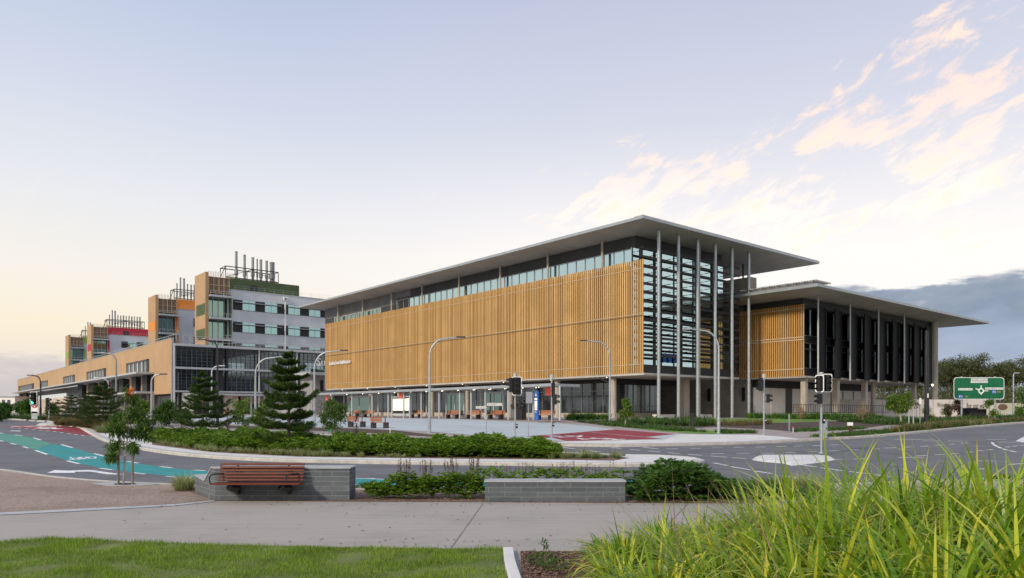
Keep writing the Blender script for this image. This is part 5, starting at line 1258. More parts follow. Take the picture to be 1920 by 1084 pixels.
for px_, py_, t_ in ((1800.5, 743.5, "P1"), (1863.5, 734.8, "P2")):
    c_ = gs(px_); z = zat(py_, Yg); b = MB(); b.box(c_ - .17, c_ + .19, Yg - .014, Yg - .003, z - .17, z + .17); q = b.build('parking_symbol', M['blue'], w)
    b = MB(); text(b, t_, .28, frame((c_ - .13, Yg - .016, z - .1), (1, 0, 0), (0, 0, 1)), .001, width=.27); b.build('lettering', M['white'], q)
b = MB(); b.box(gs(1869), gs(1876), Yg - .008, Yg - .002, zat(736.5, Yg), zat(733, Yg)); b.build('faded_patch', mat('faded_brown_symbol', (.25, .17, .08), .6), w); b = MB(); b.box(gs(1809), gs(1815), Yg - .008, Yg - .002, zat(745, Yg), zat(742.6, Yg)); b.build('faded_patch', mat('faded_brown', (.25, .17, .08), .6), w)
for q in (1804.7, 1867.5):
    b = MB(); b.cyl(gs(q), Yg + .15, gz(Yg) - .1, z1 + .08, .085, 12); b.build('post', M['galv'], w, smooth=True)
# dark cabinet by the sign
g = G(1830, 790); w = thing('utility_cabinet', 'black louvred utility cabinet beneath the green direction sign', 'cabinet', (gs(1830), 69, gz(69)))
b = MB(); b.box(gs(1813) * 69 / 67, gs(1829) * 69 / 67, 68.6, 70, gz(69) - .1, zat(766, 69)); b.box(gs(1829.5) * 69 / 67, gs(1846) * 69 / 67, 68.7, 70, gz(69) - .1, zat(767, 69)); b.build('body', M['charcoal'], w)
b = MB(); b.box(gs(1812.6) * 69 / 67, gs(1846.4) * 69 / 67, 68.5, 70.1, zat(766, 69) + .004, zat(765, 69)); b.build('lid', M['darkwall'], w)
b = MB()
for k in range(12): b.box(gs(1831) * 69 / 67 + k * .06, gs(1831) * 69 / 67 + .02 + k * .06, 68.66, 68.695, gz(69) + .1, zat(768, 69))
b.build('louvre', M['darkwall'], w)
# hoarding
Yh = 104.0
hx = lambda p: (p - CX) / F * Yh
w = thing('printed_hoarding', 'long pale printed construction hoarding in front of the gum trees', 'hoarding', (hx(1800), Yh, GZ))
zt_ = zat(752.5, Yh)
b = MB(); b.box(hx(1560), hx(1866), Yh, Yh + .08, GZ, zt_ + .25); b.build('board', M['hoard'], w)
b = MB(); b.box(hx(1866.2), hx(2250), Yh - .01, Yh + .08, GZ, zat(756, Yh)); b.build('picture_board', mat('picture_board', (.52, .50, .50), .7, var=.25, scale=.5, col2=(.42, .40, .24)), w)
b = MB(); text(b, "We're getting the w", 1.0, frame((hx(1757), Yh - .03, zat(763.8, Yh)), (1, 0, 0), (0, 0, 1)), .01, width=hx(1794) - hx(1757)); b.build('lettering', mat('brown_ink', (.07, .05, .04), .7), w); b = MB()
text(b, "for our wa", 1.0, frame((hx(1813), Yh - .03, zat(764.8, Yh)), (1, 0, 0), (0, 0, 1)), .01, width=hx(1845) - hx(1813)); b.build('lettering', bpy.data.materials['brown_ink'], w); b = MB()
text(b, "y Hea", .8, frame((hx(1712.5), Yh - .03, zat(760, Yh)), (1, 0, 0), (0, 0, 1)), .01, width=hx(1725) - hx(1712.5)); b.build('lettering', bpy.data.materials['brown_ink'], w); b = MB()
text(b, "201", 1.2, frame((hx(1713), Yh - .03, zat(766, Yh)), (1, 0, 0), (0, 0, 1)), .01, width=hx(1724) - hx(1713)); b.build('lettering', bpy.data.materials['brown_ink'], w)
b = MB(); b.ell((hx(1880), Yh - .02, zat(763.5, Yh)), (.7, .01, .45), 16, 8); b.build('printed_patch', mat('printed_brown', (.14, .09, .06), .7), w)
b = MB()
for k in range(30): b.box(hx(1560) + k * 2.4, hx(1560) + k * 2.4 + .05, Yh - .015, Yh - .003, GZ, zt_ + .24)
b.build('board_joint', M['midwall'], w)
# small posts, markers
def small(name, label, cat, px_, py_, parts, group=None, dz=0.0):
    g = G(px_, py_, dz); w = thing(name, label, cat, g, group)
    for nm, m_, bxs in parts:
        b = MB()
        for c, sz in bxs: b.rbox((g.x + c[0], g.y + c[1], g.z + c[2]), sz)
        b.build(nm, M[m_] if isinstance(m_, str) else m_, w, bevel=.004)
    return w
small('bollard', 'slim galvanised bollard in the mulch bed right of the kerb traffic signal', 'bollard', 1479.5, 810.5, [('post', 'galv', [((0, 0, .6), (.09, .09, 1.2))]), ('cap', 'whitesteel', [((0, 0, 1.22), (.11, .11, .04))])])
small('marker_post', 'small red topped white marker peg beside the slim bollard', 'marker', 1487, 811, [('post', 'white', [((0, 0, .15), (.05, .05, .34))]), ('tip', 'red', [((0, 0, .37), (.055, .055, .1))])])
small('marker_post', 'thin white and red marker peg in the mulch strip below the busway benches', 'marker', 731.5, 812.5, [('post', 'white', [((0, 0, .25), (.04, .04, .5))]), ('tip', 'red', [((0, 0, .45), (.045, .045, .12))])])
small('rust_bollard', 'rusty square bollard with a pale box top on the kerbside planting', 'bollard', 1595, 809.5, [('post', mat('rust', (.07, .035, .025), .9), [((0, 0, .2), (.2, .2, .42))]), ('top_box', 'white', [((-.04, 0, .54), (.30, .26, .24))])])
small('bollard_light', 'dark brown square bollard beside the path under the glazed corner', 'bollard', 1298, 803.5, [('post', 'charcoal', [((0, 0, .55), (.24, .24, 1.1))]), ('cap', 'darkwall', [((0, 0, 1.12), (.27, .27, .04))])])
small('parking_sign', 'short post with a small white sign just left of the tall black pole', 'sign', 1725, 797, [('post', 'galv', [((0, 0, 1.1), (.06, .06, 2.2))]), ('plate', 'white', [((0, -.05, 1.95), (.16, .02, .5))])])
small('double_post', 'pair of short pale posts joined by a top bar left of the black pole', 'post', 1708, 797.5, [('post', 'whitesteel', [((-.17, 0, .6), (.07, .07, 1.2))]), ('post', 'whitesteel', [((.19, 0, .6), (.07, .07, 1.2))]), ('top_bar', 'whitesteel', [((.01, 0, 1.22), (.48, .08, .05))])])
small('green_bin', 'green plastic drum beside the staked tree', 'bin', 619, 811, [('body', mat('green_plastic', (.05, .22, .12), .5), [((0, 0, .25), (.24, .24, .5))]), ('lid', mat('green_lid', (.07, .28, .16), .5), [((0, 0, .52), (.27, .27, .04))])])
# ================================================================== VEGETATION
def rv(): 
    a = U(0, 2 * math.pi); z = U(-1, 1); r = math.sqrt(1 - z * z); return Vector((r * math.cos(a), r * math.sin(a), z))
def leaf(mb, p, d, L, w, fold=.25, droop=.0):
    d = d.normalized(); s = d.cross(Vector((0, 0, 1)))
    if s.length < .05: s = Vector((1, 0, 0))
    s.normalize(); n = s.cross(d); s = (s + n * U(-.6, .6)).normalized(); n = s.cross(d)
    m = p + d * L * .5 ; t = p + d * L - Vector((0, 0, droop * L))
    b = len(mb.v); mb.v += [tuple(p), tuple(m + s * w / 2 + n * fold * w), tuple(t), tuple(m - s * w / 2 + n * fold * w)]; mb.f.append((b, b + 1, b + 2, b + 3))
def blade(mb, p, az_, L, w, lean, bend, seg=5, grad=True):
    """arching strap: leaves p, leans by lean (rad from vertical) and bends over by bend more"""
    if mb.g is None: mb.g = []
    h = Vector((math.cos(az_), math.sin(az_), 0)); side = Vector((-h.y, h.x, 0)); tw = U(-.5, .5); side = (side + h * tw).normalized()
    q = Vector(p); b = len(mb.v)
    for i in range(seg + 1):
        f = i / seg; ww = w * (.75 + .6 * f if f < .4 else 1.0 - ((f - .4) / .6) ** 1.6) / 2 + .0006
        mb.v += [tuple(q - side * ww), tuple(q + side * ww)]; mb.g += [f, f]
        a = lean + bend * f ** 1.35; q = q + (h * math.sin(a) + Vector((0, 0, math.cos(a)))) * (L / seg)
    for i in range(seg): mb.f.append((b + 2 * i, b + 2 * i + 1, b + 2 * i + 3, b + 2 * i + 2))
def tussock(mb, c, hgt, n, rad, w=.014, spread=.9, seg=5):
    for _ in range(n):
        a = U(0, 6.283); r = rad * math.sqrt(rnd()); az_ = a + U(-.7, .7)
        L = hgt * U(.65, 1.2); blade(mb, (c[0] + r * math.cos(a), c[1] + r * math.sin(a), c[2]), az_, L, w * U(.6, 1.3), U(.04, .55) * spread, min(2.7, abs(random.gauss(1.45, .6)) * spread), seg)
def cluster(mb, c, r, n, L, w, up=.2, shell=.55):
    for _ in range(n):
        v = rv(); k = r_ = (shell + (1 - shell) * rnd()) if rnd() < .7 else rnd()
        p = Vector(c) + Vector((v.x * r[0], v.y * r[1], v.z * r[2])) * k
        leaf(mb, p, v + rv() * .8 + Vector((0, 0, up)), L * U(.6, 1.3), w * U(.7, 1.2), droop=U(0, .35))
# ---- the tall strappy grass in the right foreground
fg = MB(); random.seed(21)
Yc = 9.55
while Yc > 3.9:
    X = 1.25 if Yc > 6.5 else 1.25 + (6.5 - Yc) * .25
    while X < 4.9 + (Yc - 4) * .62:
        px_ = CX + F * X / Yc
        if px_ < 2080:
            f = min(1.0, max(0.0, (px_ - 1120) / 460)); hh = (.34 + .46 * f) * random.choice((.85, 1.0, 1.15))
            if Yc < 6.5: hh *= .92
            xx, yy = X + U(-.14, .14), Yc + U(-.14, .14)
            tussock(fg, (xx, yy, bedz(xx, yy)), hh * U(1.25, 1.85), int(170 + 60 * f), .13, .031 if Yc > 7 else .036, 1.3, 9)
            for _ in range(4 + int(3 * f)):       # upright fresh leaves above the mass
                a = U(0, 6.28); blade(fg, (xx + .1 * math.cos(a), yy + .1 * math.sin(a), bedz(xx, yy)), a, hh * U(1.15, 1.6), .030, U(.03, .4), U(.1, 1.2), 8)
        X += U(.50, .72)
    Yc -= .60
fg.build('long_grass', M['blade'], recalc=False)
tag(bpy.data.objects['long_grass'], 'tall yellow green strappy grass filling the right foreground bed', 'grass', kind='stuff')
st = MB()
for _ in range(150):
    Yq = U(5, 9.5); X = U(1.6, 6.2) * Yq / 9.5 + .3; blade(st, (X, Yq, .1), U(0, 6.28), U(.8, 1.6), .007, U(0, .5), U(.2, .9), 6)
tag(st.build('dry_stalks', M['straw'], recalc=False), 'thin straw coloured stalks among the foreground grass', 'grass', kind='stuff')
# ---- lawn
from mathutils.noise import noise as mnoise
lw = MB(); lw.g = []
def lt(px_):
    for (a, ya), (b_, yb) in zip(lawn_top, lawn_top[1:]):
        if a <= px_ <= b_: return ya + (yb - ya) * (px_ - a) / (b_ - a)
    return 1030
n = 0
while n < 85000:
    Yq = 8.1 + (rnd() ** .8) * 3.3; X = U(-.74, .0) * Yq; px_ = CX + F * X / Yq; py_ = HY + F * 2 / Yq
    n += 1
    lim = 941 + max(0, (py_ - 1034)) * .12
    if py_ < lt(px_) - 1 or px_ > lim + 2: continue
    nz = mnoise(Vector((X * 1.6, Yq * 2.2, 0))); a = U(0, 6.28)
    if nz < -.28 and rnd() < .3: continue
    L = U(.02, .055) * (1.25 + nz * 1.1) * (1.5 if rnd() < .04 else 1); q = (X, Yq, .01); w = .004
    b = len(lw.v); s_ = (math.cos(a) * w, math.sin(a) * w); ln = (U(-.03, .03), U(-.03, .03))
    lw.v += [(X - s_[0], Yq - s_[1], .005), (X + s_[0], Yq + s_[1], .005), (X + ln[0], Yq + ln[1], L)]; lw.f.append((b, b + 1, b + 2)); lw.g += [.5, .5, .6]
tag(lw.build('lawn_grass', M['lawn'], recalc=False), 'short bright green lawn grass at the bottom left', 'grass', kind='stuff')
# ---- mulch chips
ch = MB()
for _ in range(9000):
    X = U(.12, 2.0); Yq = U(8.3, 10.25); a = U(0, 6.28); l_, w_ = U(.008, .028), U(.003, .009)
    z = bedz(X, Yq) + .02 + U(0, .012); c_, s_ = math.cos(a), math.sin(a); tz = U(-.008, .01)
    ch.add([(X - c_ * l_ - s_ * w_, Yq - s_ * l_ + c_ * w_, z - tz), (X + c_ * l_ - s_ * w_, Yq + s_ * l_ + c_ * w_, z + tz), (X + c_ * l_ + s_ * w_, Yq + s_ * l_ - c_ * w_, z + tz + .004), (X - c_ * l_ + s_ * w_, Yq - s_ * l_ - c_ * w_, z - tz + .004)], [(0, 1, 2, 3)])
tag(ch.build('bark_chips', leafmat('bark_chip', (.06, .03, .02), (.19, .10, .07), (.36, .25, .18), trans=0, rough=.9), recalc=False), 'brown bark chips scattered over the foreground bed', 'mulch', kind='stuff')
lt_ = MB()
for _ in range(420):
    X = U(-7.5, 5); Yq = random.choice([U(15.2, 15.95), U(10.6, 15.9), U(10.4, 11.4)]); a = U(0, 6.28); l_ = U(.012, .035)
    c_, s_ = math.cos(a) * l_, math.sin(a) * l_; z = .006; lt_.add([(X - c_, Yq - s_, z), (X + s_ * .4, Yq - c_ * .4, z + .008), (X + c_, Yq + s_, z), (X - s_ * .4, Yq + c_ * .4, z + .010)], [(0, 1, 2, 3)])
tag(lt_.build('fallen_leaves', leafmat('dead_leaf', (.07, .04, .02), (.14, .08, .04), (.22, .15, .08), trans=0, rough=.9), recalc=False), 'small dry leaves scattered over the concrete path', 'leaf litter', kind='stuff')
# small plants on the mulch
def small_shrub(name, label, cat, c, r, n, L, w, m, stem=True, group=None, up=.5):
    t = thing(name, label, cat, c, group); b = MB()
    for cc, rr, nn in r: cluster(b, Vector(c) + Vector(cc), rr, nn, L, w, up)
    b.build('foliage', M[m], t, recalc=False)
    if stem:
        b = MB()
        for cc, rr, nn in r: b.tube([Vector(c), Vector(c) + Vector(cc) * .5 + Vector((U(-.02, .02), 0, 0)), Vector(c) + Vector(cc)], [.012, .008, .005], 5)
        b.build('stem', M['bark'], t)
    return t
small_shrub('small_shrub', 'small leafy green shrub with one upright sprig on the foreground mulch', 'shrub', G(1022, 1062), [((-.05, 0, .09), (.20, .15, .09), 260), ((.12, -.25, .06), (.22, .15, .08), 220), ((.02, .1, .2), (.03, .03, .05), 20), ((-.01, .12, .27), (.035, .035, .05), 34)], 0, .055, .018, 'hedgedark')
small_shrub('small_shrub', 'little dark sprig beside the concrete path at the left tip of the strappy grass', 'shrub', G(1112, 1040), [((0, 0, .08), (.16, .1, .06), 130), ((.05, 0, .16), (.08, .06, .05), 60)], 0, .05, .018, 'hedgedark')
# ---- rosette plants (lobed, glossy)
def rosette(mb, c, R_, n, Lf=.26, w=.10, lift=.6):
    for _ in range(n):
        a = U(0, 6.28); el = U(.1, 1.2); d = Vector((math.cos(a) * math.cos(el), math.sin(a) * math.cos(el), math.sin(el)))
        p0 = Vector(c); p = p0 + d * R_ * U(.45, .9); dd = Vector((d.x, d.y, d.z * .3 + U(-.1, .35))).normalized()
        sd = dd.cross(Vector((0, 0, 1))).normalized()
        for k in range(-2, 3):                     # fingers of one lobed leaf
            d2 = (dd + sd * k * .45 + Vector((0, 0, -.08 * abs(k)))).normalized(); leaf(mb, p, d2, Lf * (1 - .14 * abs(k)), w * .38, .15, droop=.15)
random.seed(5)
hd = MB()
def interp(pts, x):
    for (a, ya), (b_, yb) in zip(pts, pts[1:]):
        if a <= x <= b_: return ya + (yb - ya) * (x - a) / (b_ - a)
    return pts[0][1] if x < pts[0][0] else pts[-1][1]
HF = [(270, 829), (330, 838), (400, 847), (560, 855), (700, 858), (860, 860), (1048, 861.5)]
HBk = [(270, 819), (330, 818.5), (420, 825), (700, 838), (1000, 847.5), (1048, 850)]
for i in range(7000):
    px_ = U(282, 1044); f = rnd(); a, c = G(px_, interp(HF, px_) - 1.0), G(px_, interp(HBk, px_) + 1.0)
    p = a.lerp(c, .06 + f * .9); e = min(1, (px_ - 278) / 50, (1052 - px_) / 25)
    hh = (.74 + .16 * math.sin(px_ * .05) * math.sin(px_ * .021 + 1) + .08 * math.sin(px_ * .17)) * (1 - abs(2 * f - 1) ** 3 * .45) * (.5 + .5 * max(0, e))
    if px_ < 560: hh *= 1.05
    z = hh * (U(.55, 1.0) if rnd() < .75 else rnd())
    rosette(hd, (p.x, p.y, gz(p.y) + z - .12), .22, 6, .22, .125)
tag(hd.build('hedge_planting', M['hedge'], recalc=False), 'long low hedge of glossy lobed leaves along the median', 'hedge', kind='stuff')
# filler under the hedge so the soil does not show through
# ---- striped tufts along the hedge front and at the median's nose
def tufts(name, m, spots, label, hgt=.35, n=90, w=.009, cat='grass', spread=1.1, seg=4):
    b = MB()
    for px_, py_, k in spots:
        g = G(px_, py_); tussock(b, (g.x, g.y, g.z), hgt * k, int(n * (.6 + .4 * k)), .14 * k, w, spread, seg)
    return tag(b.build(name, M[m], recalc=False), label, cat, kind='stuff')
sp_ = [(U(288, 620), 0, U(.7, 1.2)) for _ in range(70)]; sp_ = [(x, interp(HF, x) + U(-1.2, .4), k) for x, _, k in sp_]
sp_ += [(x, interp(HF, x) - U(0, .8), U(.6, .9)) for x in [U(620, 800) for _ in range(14)]]
sp_ += [(U(275, 320), U(821, 831), U(.9, 1.3)) for _ in range(16)]
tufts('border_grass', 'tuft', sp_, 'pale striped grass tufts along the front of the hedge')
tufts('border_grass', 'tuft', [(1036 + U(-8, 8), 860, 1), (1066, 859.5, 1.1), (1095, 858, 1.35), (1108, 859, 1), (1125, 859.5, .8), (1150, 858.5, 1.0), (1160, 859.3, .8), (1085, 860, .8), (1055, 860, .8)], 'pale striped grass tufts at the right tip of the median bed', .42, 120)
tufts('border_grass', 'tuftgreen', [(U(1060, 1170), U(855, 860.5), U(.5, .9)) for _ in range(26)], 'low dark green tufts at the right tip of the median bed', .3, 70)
# dry grasses of the left bed
sp_ = [(U(105, 232), 0, U(.8, 1.3)) for _ in range(210)]; sp_ = [(x, interp([(95, 794), (150, 797.5), (200, 806), (250, 811)], x) + U(-2.5, 3.0), k) for x, _, k in sp_]
tufts('dry_grass', 'drygrass', sp_, 'brownish dry grasses filling the left bed below the conifers', .62, 60, .02, seg=3)
tufts('border_grass', 'tuft', [(192 + U(-9, 9), 811 + U(-1, 1), 1.1) for _ in range(10)] + [(258 + U(-12, 12), 811 + U(-1, 1), .9) for _ in range(8)] + [(182, 806, 1)], 'pale yellow grass tufts at the left tip of the median path', .5, 110, .016)
# ---- planting around the near walls
def plant_thing(name, label, cat, g, build, m, group=None):
    t = thing(name, label, cat, g, group); b = MB(); build(b); b.build('foliage', M[m], t, recalc=False); return t
rp = [(707, 'leftmost lobed green plant, beside the right end of the bench wall', .44), (752, 'second lobed green plant from the bench wall, with brown seed stalks', .66), (795, 'third lobed green plant from the bench wall', .60), (842, 'fourth lobed green plant from the bench wall, with pointed upper leaves', .68), (889, 'lobed green plant directly against the left end of the low block wall', .72)]
for px_, lb, hh in rp:
    g = G(px_, 938 - 1.5)
    def bld(b, g=g, hh=hh):
        for k in range(85):
            a = U(0, 6.28); r = .25 * math.sqrt(rnd()); rosette(b, (g.x + r * math.cos(a), g.y + .22 + r * math.sin(a), g.z + U(.03, hh - .2)), .17, 4, .15, .09)
    t = plant_thing('lobed_plant', lb, 'plant', g, bld, 'hedge', 'lobed green plants between the two block walls')
    if px_ > 720:
        b = MB(); b.g = []
        s2 = MB()
        for _ in range(13):
            a = U(0, 6.28); x0_, y0_ = g.x + U(-.12, .15), g.y + .25 + U(-.15, .2); L = hh + U(.05, .28); tp = Vector((x0_ + U(-.1, .1), y0_, g.z + L)); b.tube([(x0_, y0_, g.z + .1), tp], .0035, 4)
            for q in range(26): 
                f = U(.7, 1.0); v = Vector((x0_, y0_, g.z + .1)).lerp(tp, f); leaf(s2, v, rv() + Vector((0, 0, .5)), .034, .017)
        b.g = None; b.add(s2.v, s2.f); b.build('seed_stalks', M['brownseed'], t, recalc=False)['kind'] = 'stuff'
def behind(b):
    for px_ in range(915, 1172, 3):
        if 1040 < px_ < 1070 and rnd() < .5: continue
        Yq = 17.1 + U(-.3, .5); rosette(b, ((px_ - CX) / F * Yq, Yq, U(.25, .52)), .17, 5, .16, .09)
b = MB(); behind(b); tag(b.build('lobed_planting', M['hedge'], recalc=False), 'row of lobed leaves showing over the low block wall', 'plants', kind='stuff')
b = MB()
for _ in range(95):
    px_ = random.choice([U(912, 960), U(960, 1060), U(1040, 1175), U(1040, 1100)]); Yq = U(17, 18.2); x = (px_ - CX) / F * Yq; L = U(.5, .78); tp = Vector((x + U(-.08, .08), Yq, L)); base_ = Vector((x, Yq, .1))
    leaf(b, base_, tp - base_, (tp - base_).length, .007, 0)
    for q in range(18): leaf(b, base_.lerp(tp, U(.72, 1)), rv() + Vector((0, 0, .4)), .032, .018)
tag(b.build('seed_stalks', M['brownseed'], recalc=False), 'brown seed stalks rising behind the low block wall', 'plants', kind='stuff')
def big(b):
    for _ in range(800):
        px_ = U(1184, 1354); f = (px_ - 1186) / 166; Yq = U(15.9, 18.0)
        top = .22 + .62 * math.sin(min(1, max(0, (f * 1.12))) * math.pi * .82 + .12) * (1.0 if f > .1 else .6)
        z = top * (U(.5, 1) if rnd() < .6 else rnd()); rosette(b, ((px_ - CX) / F * 17, Yq, max(.0, z - .12)), .16, 4, .17, .10)
plant_thing('lobed_shrub', 'large mounded glossy green shrub right of the low block wall', 'shrub', G(1270, 930), big, 'hedgedark')
tufts('border_grass', 'tuftgreen', [(U(1345, 1520), U(921, 938), U(.8, 1.2)) for _ in range(20)], 'mid green grass tufts between the big shrub and the foreground grass', .42, 170, .008)
tufts('border_grass', 'tuft', [(U(1415, 1535), U(918, 932), U(.9, 1.3)) for _ in range(14)] , 'pale striped grass tufts beside the road behind the foreground grass', .44, 190, .008)
tufts('striped_grass', 'tuft', [(346 + U(-9, 9), 920 + U(-3, 3), 1.0) for _ in range(4)], 'striped pale grass tuft at the left end of the bench wall', .46, 200, .008)
tufts('groundcover', 'tuftgreen', [(U(1860, 1990), U(894, 900), U(.5, .8)) for _ in range(30)], 'low green groundcover mound at the right end of the near kerb', .25, 90, .012)
tufts('weeds', 'tuftgreen', [(U(410, 700), 917 + U(-2, 2), U(.4, .7)) for _ in range(20)], 'low greenery behind the bench wall', .3, 60)
# ---- far kerbside plantings
def strip(name, m, poly, n, label, hgt, w, cnt=26, seg=3):
    b = MB(); k = 0; P2 = [(p[0], p[1]) for p in poly]
    def inside(x, y):
        c = False; j = len(P2) - 1
        for i in range(len(P2)):
            if (P2[i][1] > y) != (P2[j][1] > y) and x < (P2[j][0] - P2[i][0]) * (y - P2[i][1]) / (P2[j][1] - P2[i][1]) + P2[i][0]: c = not c
            j = i
        return c
    xs = [p[0] for p in P2]; ys = [p[1] for p in P2]
    while k < n:
        x, y = U(min(xs), max(xs)), U(min(ys), max(ys))
        if inside(x, y): g = G(x, y); tussock(b, g, hgt * U(.6, 1.2), cnt, .22, w, 1.0, seg); k += 1
    return tag(b.build(name, M[m], recalc=False), label, 'plants', kind='stuff')
strip('verge_grass', 'tuftgreen', [(1510, 820), (1610, 810), (1690, 807), (1660, 813), (1600, 817.5)], 160, 'low green groundcover on the far kerb left of the black pole', .22, .03)
strip('verge_grass', 'drygrass', [(1660, 812), (1740, 799), (1840, 794.5), (1920, 788.5), (2050, 783.5), (2050, 784.8), (1920, 790), (1830, 797), (1740, 806)], 190, 'mixed dry and green grasses along the right kerb', .55, .03)
strip('verge_grass', 'tuftgreen', [(1660, 812), (1740, 799), (1840, 794.5), (1920, 788.5), (2050, 783.5), (2050, 784.8), (1920, 790), (1830, 797), (1740, 806)], 170, 'green grasses along the right kerb', .5, .03)
strip('verge_grass', 'tuft', [(1700, 806), (1780, 797), (1870, 793), (1870, 794), (1790, 800), (1740, 805)], 60, 'pale grasses along the right kerb below the direction sign', .5, .03)
strip('verge_grass', 'tuftgreen', [(1345, 813.5), (1345, 809), (1415, 810.5), (1415, 813)], 60, 'green groundcover at the foot of the lamp right of the driveway', .3, .03)
strip('verge_grass', 'tuftgreen', [(1070, 790), (1140, 789.5), (1180, 795), (1300, 806), (1340, 812), (1250, 808), (1150, 800)], 220, 'green groundcover between busway and glazed corner', .32, .03)
strip('flax_planting', 'hedgedark', [(1060, 787), (1140, 785.6), (1146, 786.6), (1065, 788.6)], 60, 'dark strappy planting under the right end of the canopy', .8, .05, 30)
strip('verge_grass', 'drygrass', [(1340, 793.5), (1460, 794), (1440, 797), (1345, 799)], 80, 'thin dry grasses beside the far lawn', .5, .025, 22)
strip('verge_grass', 'hedgedark', [(1390, 783.6), (1640, 785), (1660, 789), (1560, 788), (1400, 784.6)], 150, 'dark low shrubs in front of the planter wall', .75, .05, 40)
strip('verge_grass', 'tuftgreen', [(1560, 790), (1700, 786), (1760, 792), (1690, 798), (1650, 796)], 240, 'green groundcover in front of the finned building', .45, .05, 30)
strip('verge_grass', 'tuftgreen', [(1740, 793), (1920, 781), (2100, 779), (2100, 780.5), (1920, 785), (1780, 793)], 200, 'green groundcover behind the direction sign', .6, .06, 26)
strip('verge_grass', 'hedgedark', [(1480, 811), (1600, 806.5), (1640, 804), (1600, 803), (1500, 806)], 60, 'sparse green plants in the far mulch bed', .25, .04, 24)
strip('mulch_weeds', 'tuftgreen', [(1150, 790), (1330, 790), (1340, 800), (1200, 798)], 130, 'knee high green plants below the glazed corner', .6, .07, 30)
strip('verge_grass', 'tuftgreen', [(0, 783.3), (80, 786.5), (84, 788.8), (10, 784.4)], 60, 'low planting along the far left kerb', .5, .06, 26)
strip('verge_grass', 'drygrass', [(84, 786.5), (250, 793), (250, 796), (190, 791.5), (84, 788.8)], 70, 'dry planting along the far left kerb below the podium', .8, .06, 26)
# ---- trees
def px3(px_, py_, Y, j=0): return Vector(((px_ - CX) / F * Y, Y + j, zat(py_, Y)))
def broadleaf(label, base, clumps, L, w, m='leaf', trunk_r=.04, stems=1, group=None, name='young_tree', bark='palebark', dens=1.0, dz=0.0, stakes=None, depth=.8, extra=None):
    g = G(base[0], base[1], dz); Y = g.y; t = thing(name, label, 'tree', g, group); cr_ = MB(); tr = MB()
    top = min(c[1] for c in clumps)
    for q in range(stems):
        ox = (q - (stems - 1) / 2) * .12; pts = [g + Vector((ox, 0, -.05))]
        zt_ = zat(top, Y) - .15
        for k in range(1, 6): f = k / 5; pts.append(Vector((g.x + ox * (1 + f) + U(-.04, .04) + (clumps[0][0] - base[0]) / F * Y * f, g.y, g.z + (zt_ - g.z) * f)))
        tr.tube(pts, [trunk_r * (1 - .16 * k) for k in range(6)], 8)
    for cx_, cy_, rx, ry, n in clumps:
        n = int(n * 2.6); c = px3(cx_, cy_, Y, U(-1, 1) * depth * .4); rr = (rx / F * Y, max(rx, ry) / F * Y * depth, ry / F * Y)
        sub = max(2, int(n / 60))
        for _ in range(sub):
            v = rv(); cc = c + Vector((v.x * rr[0], v.y * rr[1], v.z * rr[2])) * U(.3, .8); s = U(.38, .6)
            cluster(cr_, cc, (rr[0] * s, rr[1] * s, rr[2] * s), int(n / sub * dens), L, w, .1, .3)
        k = min(1, max(.15, (c.z - g.z) / max(.1, zt_ - g.z))); a = Vector((g.x, g.y, g.z + (zt_ - g.z) * k * .75)); tr.tube([a, a.lerp(c, .5) + Vector((0, 0, -.05)), c], [trunk_r * .5, trunk_r * .35, trunk_r * .15], 5)
    tr.build('trunk', M[bark], t, smooth=True); cr_.build('crown', M[m], t, recalc=False)
    for sxp, syp, sty in (stakes or []):
        gs_ = G(sxp, syp, dz); b = MB(); b.tube([gs_ + Vector((0, 0, -.02)), Vector((gs_.x, gs_.y, zat(sty, gs_.y)))], .032, 8); b.build('stake', M['stake'], t, smooth=True)
    return t
random.seed(11)
t = broadleaf('near staked sapling in a paving pit, with an orange tuft at its tip', (231, 908), [(243, 752, 13, 14, 110), (246, 778, 22, 16, 200), (215, 788, 17, 14, 150), (262, 795, 20, 16, 200), (225, 803, 24, 13, 230), (250, 812, 20, 10, 150), (217, 836, 15, 14, 150), (219, 855, 14, 9, 90), (257, 841, 15, 12, 110), (262, 822, 10, 8, 50), (238, 735, 5, 6, 18)], .15, .036, 'leaf', .028, 1, stakes=[(222, 908.5, 845), (248.5, 909, 838)], bark='palebark', depth=.9)
b = MB(); c = px3(246, 735, G(231, 908).y); cluster(b, c, (.06, .06, .09), 70, .08, .035); b.build('orange_tuft', leafmat('orange_tuft', (.75, .16, .01), (.9, .24, .02), (.9, .35, .05)), t, recalc=False)
broadleaf('small staked tree with round crown beside the green drum, left of the maroon plant', (627, 823), [(622, 768, 22, 18, 420), (635, 782, 20, 14, 300), (610, 785, 15, 12, 200), (626, 797, 20, 10, 240), (618, 752, 10, 10, 100), (640, 765, 12, 12, 120)], .14, .06, 'leaf', .05, 2, group=None)
broadleaf('light green young tree between the dark lamp post and the big conifer', (455, 812), [(455, 768, 20, 18, 380), (445, 782, 16, 12, 220), (462, 788, 18, 10, 220), (458, 752, 10, 9, 90)], .15, .06, 'leafyoung', .04)
broadleaf('light green young tree touching the left side of the big conifer', (489, 815), [(492, 775, 20, 15, 380), (500, 760, 14, 12, 220), (480, 790, 16, 10, 200), (508, 745, 8, 12, 70), (505, 790, 14, 9, 150)], .15, .06, 'leafyoung', .04)
broadleaf('round dark bushy tree left of the second conifer', (311, 800), [(308, 772, 18, 15, 500), (318, 760, 14, 11, 300), (298, 778, 12, 11, 260), (325, 782, 12, 11, 240), (310, 788, 16, 7, 220)], .2, .07, 'hedgedark', .08)
